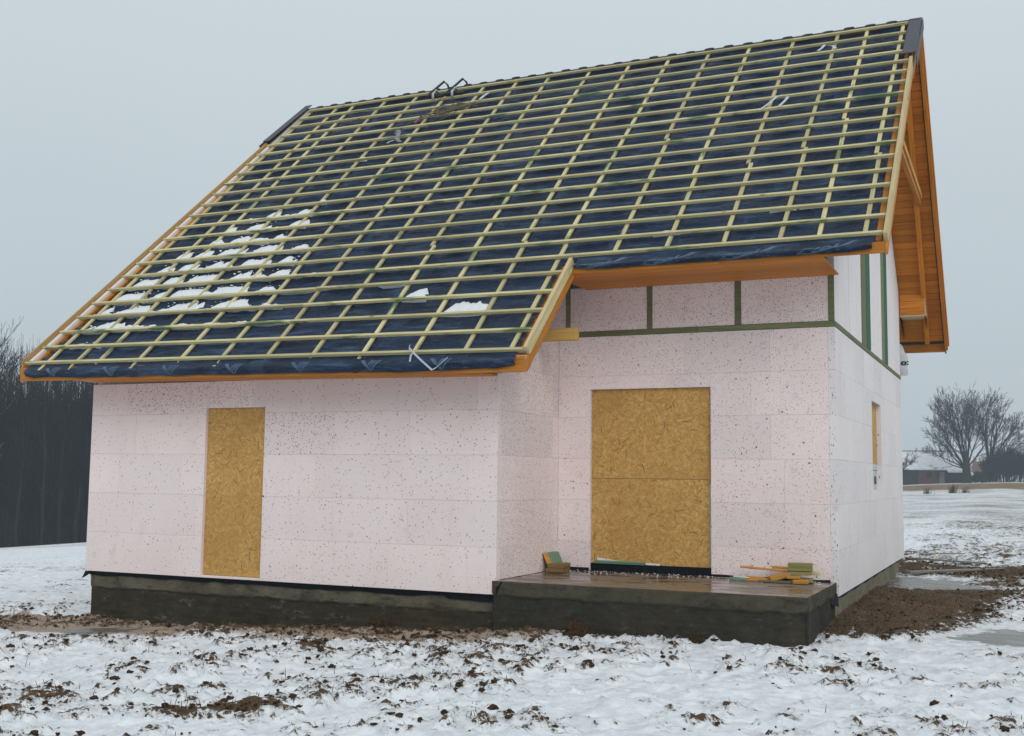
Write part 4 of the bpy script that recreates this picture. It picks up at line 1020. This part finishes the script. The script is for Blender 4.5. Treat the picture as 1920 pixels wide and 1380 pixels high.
# snow crumbs and foam crumbs on the porch
V, F = [], []
rc = random.Random(9)
for i in range(200):
    x = rc.uniform(5.9, 9.05); y = D1-abs(rc.gauss(0, .22))-.03
    if y < .1: continue
    s_ = rc.uniform(.003, .011); b_ = len(V); c = Vector((x, y, ZS+s_*.2))
    for dx, dy, dz in ((1, 0, 0), (-.5, .9, 0), (-.5, -.9, 0), (0, 0, .8)): V.append(c+Vector((dx*rc.uniform(.7, 1.3), dy*rc.uniform(.7, 1.3), dz))*s_)
    F += [(b_, b_+1, b_+3), (b_+1, b_+2, b_+3), (b_+2, b_, b_+3)]
tag(meshobj('foam_crumbs', V, F, M_SNOW), 'white crumbs of snow and foam strewn along the back of the porch', 'crumbs', kind='stuff')

# ------------------------------------------------------------------ boards lying in the mud
def plank(lab, a, b_, wid, th, lift=.012):
    za, zb2 = gz_at(*a), gz_at(*b_); mid_ = gz_at((a[0]+b_[0])/2, (a[1]+b_[1])/2); l_ = max(0, mid_-(za+zb2)/2)
    o = beam('plank', (a[0], a[1], za+l_+lift), (b_[0], b_[1], zb2+l_+lift), wid, th, M_OLD, None, (0, 0, 1), .004); tag(o, lab, 'plank', 'boards lying in the mud'); return o
plank('long wet plank lying in the mud behind the gable, nearer one', (9.25, 8.75), (11.6, 12.2), .16, .035, .02)
plank('grey wet plank lying beyond the longer one behind the gable', (9.0, 11.4), (10.35, 12.1), .14, .03, .02)
plank('short thin board half frozen into the snow past the far corner', (8.6, 13.4), (9.9, 14.0), .10, .02, .01)
plank('thin lath lying in the snow at the right edge', (10.75, -.50), (11.5, -1.1), .02, .012, .006)

# ------------------------------------------------------------------ soil clods, stubble
pool = np.where((gb+.12*RNG.standard_normal(gb.shape) > .52) & (GX.ravel() > -3) & (GX.ravel() < 13) & (GY.ravel() > -7) & (GY.ravel() < 13.5) & (gi < .25))[0]
inhouse = (GX.ravel()[pool] > .04) & (GX.ravel()[pool] < 9.13) & (GY.ravel()[pool] > -.01); pool = pool[~inhouse]
def icos(n):
    ico = bmesh.new(); bmesh.ops.create_icosphere(ico, subdivisions=n, radius=1)
    r_ = np.array([v.co[:] for v in ico.verts]), np.array([[v.index for v in f.verts] for f in ico.faces]); ico.free(); return r_
ICO = [icos(1), icos(2)]; nbase = 0
nC = min(5500, len(pool)); ch_ = RNG.choice(pool, nC, replace=False)
Vs, Fs = [], []
for n_, i in enumerate(ch_):
    s_ = (.005+.021*RNG.random()**2.6)*(.55 if gb[i] > .95 else 1)
    IV, IF = ICO[1 if s_ > .013 else 0]
    v = IV*(1+1.0*(RNG.random((len(IV), 1))-.5))*np.array([s_*RNG.uniform(.8, 1.6), s_*RNG.uniform(.7, 1.3), s_*RNG.uniform(.5, .95)])
    a = RNG.uniform(0, 6.28); ca, sa = math.cos(a), math.sin(a); v = np.stack([v[:, 0]*ca-v[:, 1]*sa, v[:, 0]*sa+v[:, 1]*ca, v[:, 2]], 1)
    Vs.append(v+np.array([GX.flat[i]+RNG.normal(0, .02), GY.flat[i]+RNG.normal(0, .02), gz[i]+s_*.2])); Fs.append(IF+nbase); nbase += len(IV)
tag(npmesh('soil_clods', np.vstack(Vs), np.vstack(Fs), M_SOIL, None, False), 'brown clods of soil poking through the snow', 'soil', kind='stuff')
# stubble and dead grass
V, F = [], []
pool2 = pool[gb[pool] > .42]
for i in RNG.choice(pool2, 5200):
    x, y, z = GX.flat[i]+RNG.normal(0, .06), GY.flat[i]+RNG.normal(0, .06), gz[i]-.004
    h_ = RNG.uniform(.015, .06)*(2.2 if RNG.random() < .04 else 1); a = RNG.uniform(0, 6.28); l_ = RNG.uniform(.2, 1.3)*h_; wv = .0028; b_ = len(V)
    px, py = math.cos(a), math.sin(a)
    V += [(x-py*wv, y+px*wv, z), (x+py*wv, y-px*wv, z), (x+px*l_*.5+py*wv*.7, y+py*l_*.5-px*wv*.7, z+h_*.7), (x+px*l_*.5-py*wv*.7, y+py*l_*.5+px*wv*.7, z+h_*.7), (x+px*l_, y+py*l_, z+h_)]
    F += [(b_, b_+1, b_+2, b_+3), (b_+3, b_+2, b_+4)]
tag(meshobj('dead_grass', V, F, M_GRS), 'dead grass and stubble sticking out of the snow', 'grass', kind='stuff')
# big clod with a stalk at the porch foot
def clod(lab, x, y, s_, seed, stalk=True):
    g = empty('soil_clod', (x, y, gz_at(x, y)))
    bm = bmesh.new(); bmesh.ops.create_icosphere(bm, subdivisions=4, radius=1)
    for v in bm.verts:
        n_ = mnoise.fractal(v.co*2.2+Vector((seed, 0, 0)), .8, 2, 5); v.co *= (1+.38*n_); v.co.x *= s_*1.15; v.co.y *= s_*.9; v.co.z *= s_*.85
    me = bpy.data.meshes.new('clump'); bm.to_mesh(me); bm.free(); me.materials.append(M_SOIL)
    o = bpy.data.objects.new('clump', me); link(o, g); o.location = (0, 0, s_*.35)
    for k in range(14):
        a = random.uniform(0, 6.28); l_ = random.uniform(.05, .13)
        b2 = tubeobj('stalk', [(0, 0, s_*.5), (math.cos(a)*l_*.5, math.sin(a)*l_*.5, s_*.8+l_*.3), (math.cos(a)*l_, math.sin(a)*l_, s_*.7+l_*.45)], .0025, M_GRS, g, 3)
    tag(g, lab, 'clod'); return g
clod('big brown soil clod with dry stalks at the foot of the porch', 6.83, -.13, .115, 3.3)
clod('small snow-capped clod at the right part of the porch foot', 8.10, -.12, .065, 7.9)
clod('low mound of soil against the left foundation', 4.45, -.06, .13, 5.5)

# ------------------------------------------------------------------ trees
def grow(rg, base, direction, length, radius, depth, segs, spread, ratio, up_, nchild, minr, wob=.12):
    """collect tapered limbs: list of (points, radii)"""
    out_ = []
    def rec(p, d, ln, r, dep):
        pts, rad = [p], [r]; n = 4 if dep > 2 else 3; cur = p; dd = d.copy()
        for i in range(n):
            dd = (dd+Vector((rg.gauss(0, wob), rg.gauss(0, wob), rg.gauss(0, wob)+up_*.5))).normalized(); cur = cur+dd*(ln/n)
            pts.append(cur); rad.append(max(minr, r*(1-.55*(i+1)/n)))
        out_.append((pts, rad, dep))
        if dep <= 0: return
        k = nchild(dep, rg)
        for c in range(k):
            t = 1.0 if c == 0 else rg.uniform(.28, .98); i = min(n-1, int(t*n)); f = t*n-i
            q = pts[i].lerp(pts[i+1], min(1, f)); rr = max(minr, rad[i]*(.62 if c else .85))
            ax = dd.orthogonal().normalized(); ax.rotate(Matrix.Rotation(rg.uniform(0, 6.283), 3, dd))
            an = rg.uniform(.45, 1.1)*spread*(1 if c else .45); nd = (dd*math.cos(an)+ax*math.sin(an)); nd.z += up_; nd.normalize()
            rec(q, nd, ln*ratio*rg.uniform(.75, 1.15), rr, dep-1)
    rec(Vector(base), Vector(direction).normalized(), length, radius, depth)
    return out_
def limbs_mesh(name, limbs, mat, parent=None):
    Vs, Fs = [], []; off = 0
    for pts, rad, dep in limbs:
        n = 7 if rad[0] > .12 else 5 if rad[0] > .05 else 3
        d = (pts[-1]-pts[0]).normalized(); a = d.orthogonal().normalized(); b_ = d.cross(a)
        ring = [(math.cos(2*math.pi*j/n), math.sin(2*math.pi*j/n)) for j in range(n)]
        for p, r in zip(pts, rad):
            for c, s_ in ring: Vs.append((p.x+(a.x*c+b_.x*s_)*r, p.y+(a.y*c+b_.y*s_)*r, p.z+(a.z*c+b_.z*s_)*r))
        for i in range(len(pts)-1):
            for j in range(n): Fs.append((off+i*n+j, off+i*n+(j+1) % n, off+(i+1)*n+(j+1) % n, off+(i+1)*n+j))
        off += n*len(pts)
    return npmesh(name, np.array(Vs), np.array(Fs), mat, parent)
def make_tree(name, lab, cat, loc, limbs, mat, group=None):
    g = empty(name, loc); mn = min(.10, max(r[0] for _, r, _ in limbs)*.3)
    tr = [l for l in limbs if l[1][0] > mn]; tw = [l for l in limbs if l[1][0] <= mn]
    limbs_mesh('trunk', tr, mat, g); limbs_mesh('crown', tw, mat, g); tag(g, lab, cat, group); return g
rg = random.Random(21)
# two spreading trees by the barn
def bigtree(fans, h, dep, seed):
    rg = random.Random(seed); L_ = []
    nc = lambda d, g: 4 if d >= 4 else 3
    for (dx, dy, dz, ln, r) in fans:
        L_ += grow(rg, (dx*.25, dy*.25, h), (dx, dy, dz), ln, r, dep, 4, .72, .62, .06, nc, .019, .08)
    return L_
trunk1 = [([Vector((0, 0, -.6)), Vector((.1, 0, 1.2)), Vector((0, 0, 2.6)), Vector((-.1, 0, 3.6))], [1.05, .85, .78, .7], 9)]
L1 = trunk1+bigtree([(-.05, .1, 1, 6.8, .27), (.16, -.2, 1, 6.6, .24), (-.28, .1, 1, 6.6, .25), (.08, .35, 1, 6.6, .22), (-.50, -.1, 1, 6.0, .20), (.34, .15, 1, 5.8, .20), (-.95, .2, .75, 5.6, .18), (.62, -.1, .9, 5.2, .17), (-.7, -.3, .95, 6.0, .18), (-.2, -.4, 1, 6.2, .2), (-1.2, -.15, .42, 4.4, .15), (.02, -.1, 1, 6.9, .22), (-.14, .25, 1, 6.7, .20), (.26, .3, 1, 6.2, .17), (-1.2, .1, .10, 3.6, .12)], 2.6, 5, 5)
g1 = gz_at(1.75, 200); TA = make_tree('bare_tree', 'large bare spreading tree with thick forked trunk beside the snowy barn', 'tree', (1.75, 200, g1), L1, M_BARK, 'bare trees by the barn'); TA.scale = (.86, .86, .97)
trunk2 = [([Vector((0, 0, -.6)), Vector((.2, 0, 1.6)), Vector((.9, 0, 3.4)), Vector((1.3, 0, 4.2))], [.62, .5, .46, .4], 9)]
L2 = trunk2+[([p+Vector((1.1, 0, 1.2)) for p in a], r, d) for a, r, d in bigtree([(-.15, .1, 1, 5.6, .24), (.35, .1, 1, 5.4, .25), (.70, -.2, .8, 4.9, .22), (.15, -.4, 1, 5.2, .2), (1.1, .2, .45, 4.4, .18), (-.35, .2, 1, 5.2, .18), (.9, .3, .75, 4.2, .16)], 2.5, 5, 9)]
make_tree('bare_tree', 'smaller bare tree leaning right, between the forked tree and the dark bush', 'tree', (4.4, 202, gz_at(4.4, 202)), L2, M_BARK, 'bare trees by the barn')
L3 = grow(random.Random(3), (0, 0, -.3), (.1, 0, 1), 3.2, .16, 5, 4, .8, .62, .08, lambda d, g: 4, .015)
make_tree('bare_tree', 'slim bare tree showing just past the gable in front of the barn', 'tree', (-9.0, 192, gz_at(-9, 192)), L3, M_BARK, 'bare trees by the barn')
def bush(lab, loc, rx, h, n, seed, mat):
    rg = random.Random(seed); L_ = []
    for i in range(n):
        a = rg.uniform(0, 6.28); r = rg.random()**.6; x, y = math.cos(a)*rx*r*.75, math.sin(a)*rx*.5*r
        L_ += grow(rg, (x, y, -.2), (math.cos(a)*.5*r+.1, math.sin(a)*.4*r, 1), h*rg.uniform(.35, .52)*(1-.4*r), .05, 3, 3, .75, .66, .16, lambda d, g: 4, .022)
    g = empty('bush', loc); limbs_mesh('twigs', L_, mat, g); tag(g, lab, 'bush'); return g
bush('dense dark leafless bush right of the bare trees', (8.6, 204, gz_at(8.6, 204)), 5.0, 7.2, 150, 31, M_BUSH)
bush('low dark bush at the foot of the two bare trees', (3.2, 206, gz_at(3.2, 206)), 2.6, 2.2, 40, 33, M_BUSH)

# barn ------------------------------------------------------------------------
gb_ = gz_at(-4, 206); barn = empty('barn', (-4, 210, gb_)); tag(barn, 'low brick barn with a long snow-covered roof', 'barn')
def bb(name, x0, x1, y0, y1, z0, z1, mat, parent=barn): return local(box(name, x0, x1, y0, y1, z0, z1, mat, None, 0), parent) if parent is barn else local(box(name, x0, x1, y0, y1, z0, z1, mat, None, 0), parent)
zb0 = gb_-.4; ze = 3.55
bb('wall', -26, -6.6, 206.0, 214, zb0, ze, M_DWOOD); bb('wall', -6.59, -2.0, 206.0, 214, zb0, ze, M_BRICK); bb('wall', -1.99, 1.6, 206.5, 214, zb0, ze-.3, M_DWOOD)
bb('window', -5.2, -4.3, 205.9, 205.99, 1.9, 2.7, M_DWOOD); bb('door', -3.05, -2.2, 205.9, 205.99, zb0, 2.95, M_GRY)
zr = 6.75; xa_, xb_ = -27, 1.1
rv = [(xa_, 205.2, ze-.1), (-1.7, 205.2, ze-.1), (-1.5, 204.9, 3.05), (1.9, 204.9, 3.05), (.45, 210, zr), (xa_, 210, zr), (xa_, 214.6, ze-.1), (1.9, 214.6, 3.05)]
rv += [(x, y, z-.22) for x, y, z in rv]
rf = meshobj('roof', rv, [(0, 1, 2, 3, 4, 5), (5, 4, 7, 6), (3, 7, 4), (0, 8, 9, 1), (1, 9, 10, 2), (2, 10, 11, 3), (3, 11, 15, 7), (0, 5, 6, 14, 13, 8)], M_SNOWR); local(rf, barn)
local(box('ridge_board', xa_, .4, 209.9, 210.1, zr-.02, zr+.10, M_DWOOD, None, 0), barn)
gc_ = gz_at(5, 222); cot = empty('cottage', (5, 224, gc_)); tag(cot, 'small cottage with a faded red roof behind the bare trees', 'house')
local(box('wall', 2.2, 6.2, 222, 228, gc_-.4, 3.2, M_BRKG, None, 0), cot)
local(meshobj('roof', [(1.8, 221.5, 3.1), (6.6, 221.5, 3.1), (6.6, 225, 5.2), (1.8, 225, 5.2), (1.8, 228.5, 3.1), (6.6, 228.5, 3.1)], [(0, 1, 2, 3), (3, 2, 5, 4), (0, 3, 4), (1, 5, 2), (0, 4, 5, 1)], M_RTILE), cot)

# far tree line behind the barn
rg = random.Random(77); L_ = []
for i in range(110):
    x = rg.uniform(-75, 75); y = rg.uniform(262, 300); h_ = rg.uniform(2.2, 3.6)
    L_ += grow(rg, (x, y, gz_at(x, y)-.3), (rg.gauss(0, .1), rg.gauss(0, .1), 1), h_, .16, 3, 3, .8, .62, .10, lambda d, g: 4, .045)
far = limbs_mesh('far_wood', L_, M_BRKG); tag(far, 'hazy line of far bare trees behind the barn', 'wood', kind='stuff')

# dry grass tufts in the snow field
def tuft(lab, x, y, h_, n, seed):
    rg = random.Random(seed); z0 = gz_at(x, y); V, F = [], []
    for i in range(n):
        a = rg.uniform(0, 6.28); r = abs(rg.gauss(0, .22)); l_ = h_*rg.uniform(.5, 1.1); px, py = r*math.cos(a), r*math.sin(a)*.6; b_ = len(V)
        V += [(px-.018, py, -.05), (px+.018, py, -.05), (px+rg.gauss(.15, .3)*l_, py+rg.gauss(0, .2)*l_, l_)]; F.append((b_, b_+1, b_+2))
    o = meshobj('grass_tuft', V, F, M_GRS); o.location = (x, y, z0); tag(o, lab, 'grass', 'dry tufts in the far snow'); return o
tuft('bushy dry grass tuft in the far snow, middle of three', 4.9, 100, .95, 90, 1)
tuft('small dry grass tuft in the far snow, left of three', 2.8, 99, .75, 40, 2)
tuft('small dry grass tuft in the far snow, right of three', 6.0, 100, .70, 40, 3)

# left wood ---------------------------------------------------------------------
protos = []
for s_ in range(4):
    rg = random.Random(100+s_); L_ = []
    H = 15.0
    tp = [Vector((0, 0, -.5))]; 
    for i in range(7): tp.append(tp[-1]+Vector((rg.gauss(0, .12), rg.gauss(0, .12), H*.8/7)))
    tr_ = [.17-.018*i for i in range(8)]; L_.append((tp, tr_, 9))
    for i in range(40):
        t = rg.uniform(.22, 1.0)**.8; k = min(6, int(t*7)); q = tp[k].lerp(tp[k+1], t*7-k if t < 1 else 1); a = rg.uniform(0, 6.28)
        L_ += grow(rg, q, (math.cos(a)*.7, math.sin(a)*.7, rg.uniform(.5, 1.1)), (2.6-1.3*t)*rg.uniform(.7, 1.2), .042-.02*t, 3, 3, .6, .62, .16, lambda d, g: 3, .010, .09)
    protos.append(L_)
pm = []
for L_ in protos:
    a = limbs_mesh('trunk', [L_[0]], M_BRKG); b_ = limbs_mesh('crown', L_[1:], M_BRKG); pm.append((a.data, b_.data))
    bpy.data.objects.remove(a); bpy.data.objects.remove(b_)
bt = limbs_mesh('trunk', [protos[1][0]], M_BIRCH); birch_tr = bt.data; bpy.data.objects.remove(bt)
bt = limbs_mesh('crown', protos[1][1:], M_BIRCH); birch_cr = bt.data; bpy.data.objects.remove(bt)
dvec = Vector((-.731, .683, 0)); pvec = Vector((.683, .731, 0))
front = [(-9.0, 0, 'leftmost'), (-4.9, 1, ''), (-3.1, 2, ''), (-1.5, 0, ''), (.1, 3, ''), (1.4, 2, ''), (2.6, 0, ''), (3.9, 3, ''), (5.2, 1, ''), (7.5, 2, '')]
labs = ['bare forest tree just left of the pale birch', 'pale-barked birch at the edge of the dark wood by the left border', 'dark forest tree right of the birch at the wood edge', 'slim forest tree two stems right of the birch', 'forest tree under the left roof corner', 'forest tree just right of the roof corner', 'forest tree halfway between roof corner and pink wall', 'straight forest tree close to the pink wall', 'forest tree nearest the left wall of the house', 'forest tree mostly hidden behind the house']
rg = random.Random(8)
for (s_, pi_, _), lab in zip(front, labs):
    p = Vector((CAM.x, CAM.y, 0))+dvec*(90+rg.uniform(0, 4))+pvec*s_; g = empty('forest_tree', (p.x, p.y, gz_at(p.x, p.y)))
    sc = rg.uniform(.98, 1.15)*(1.1 if s_ < -3 else 1); g.scale = (sc, sc, sc); g.rotation_euler.z = rg.uniform(0, 6.28)
    birch = 'birch' in lab and 'pale-barked' in lab
    for nm, me in (('trunk', birch_tr if birch else pm[pi_][0]), ('crown', birch_cr if birch else pm[pi_][1])): link(bpy.data.objects.new(nm, me), g)
    tag(g, lab, 'tree', 'trees along the edge of the left wood')
rg = random.Random(55); VsA, FsA, off = [], [], 0
pa = []
lite = []
for L_ in protos:
    rgl = random.Random(len(lite)); keep_ = [l for l in L_[1:] if l[2] >= 1]; a = limbs_mesh('trunk', [L_[0]], M_BRKG); b_ = limbs_mesh('crown', [([l[0][0], l[0][-1]], [l[1][0]*.9, l[1][-1]], l[2]) for l in keep_], M_BRKG); lite.append((a.data, b_.data))
    bpy.data.objects.remove(a); bpy.data.objects.remove(b_)
for me1, me2 in lite:
    for me in (me1, me2):
        v = np.empty(len(me.vertices)*3, np.float32); me.vertices.foreach_get('co', v); f = np.empty(len(me.loops), np.int32); me.loops.foreach_get('vertex_index', f)
        pa.append((v.reshape(-1, 3), f.reshape(-1, 4)))
for i in range(150):
    inview = i < 115
    s_ = rg.uniform(-14, 9) if inview else rg.choice((rg.uniform(-60, -14), rg.uniform(9, 45))); dd_ = 95+rg.random()*45
    p = Vector((CAM.x, CAM.y, 0))+dvec*dd_+pvec*s_; z = gz_at(p.x, p.y); k = rg.randrange(4); a = rg.uniform(0, 6.28); sc = rg.uniform(.95, 1.2)*(1.12 if s_ < -3 else 1)
    for v, f in (pa[2*k], pa[2*k+1]):
        x = (v[:, 0]*math.cos(a)-v[:, 1]*math.sin(a))*sc+p.x; y = (v[:, 0]*math.sin(a)+v[:, 1]*math.cos(a))*sc+p.y
        VsA.append(np.stack([x, y, v[:, 2]*sc+z], 1)); FsA.append(f+off); off += len(v)
# understorey poles
for i in range(11000):
    s_ = rg.uniform(-15, 10) if i < 9000 else rg.uniform(-45, 35); dd_ = 93+rg.random()*45; p = Vector((CAM.x, CAM.y, 0))+dvec*dd_+pvec*s_; z = float(gbase(p.x, p.y)); h_ = rg.uniform(6, 16.5); r = rg.uniform(.02, .045)
    tx, ty = rg.gauss(0, .5), rg.gauss(0, .5)
    v = np.array([[p.x+r*math.cos(a), p.y+r*math.sin(a), z-.2] for a in (0, 2.1, 4.2)]+[[p.x+tx+r*.3*math.cos(a), p.y+ty+r*.3*math.sin(a), z+h_] for a in (0, 2.1, 4.2)])
    VsA.append(v); FsA.append(np.array([[0, 1, 4, 3], [1, 2, 5, 4], [2, 0, 3, 5]])+off); off += 6
wood = npmesh('wood', np.vstack(VsA), np.vstack(FsA), M_BRKG); tag(wood, 'dense dark bare wood beyond the field on the left', 'wood', kind='stuff')

# ------------------------------------------------------------------ haze
hz = meshobj('haze', [(x, y, z) for z in (-36, 22) for x, y in ((-650, -650), (650, -650), (650, 650), (-650, 650))], [(3, 2, 1, 0), (4, 5, 6, 7), (0, 1, 5, 4), (1, 2, 6, 5), (2, 3, 7, 6), (3, 0, 4, 7)], M_SNOW)
hm = bpy.data.materials.new('haze'); hm.use_nodes = True; ht = hm.node_tree; ht.nodes.clear()
ho = ht.nodes.new('ShaderNodeOutputMaterial'); hv = ht.nodes.new('ShaderNodeVolumePrincipled'); ht.links.new(hv.outputs[0], ho.inputs['Volume'])
hv.inputs['Density'].default_value = .0008; hv.inputs['Color'].default_value = (.74, .86, .96, 1)
hz.data.materials.clear(); hz.data.materials.append(hm); tag(hz, kind='stuff'); hz['label'] = 'thin winter haze over the fields'; hz['category'] = 'haze'
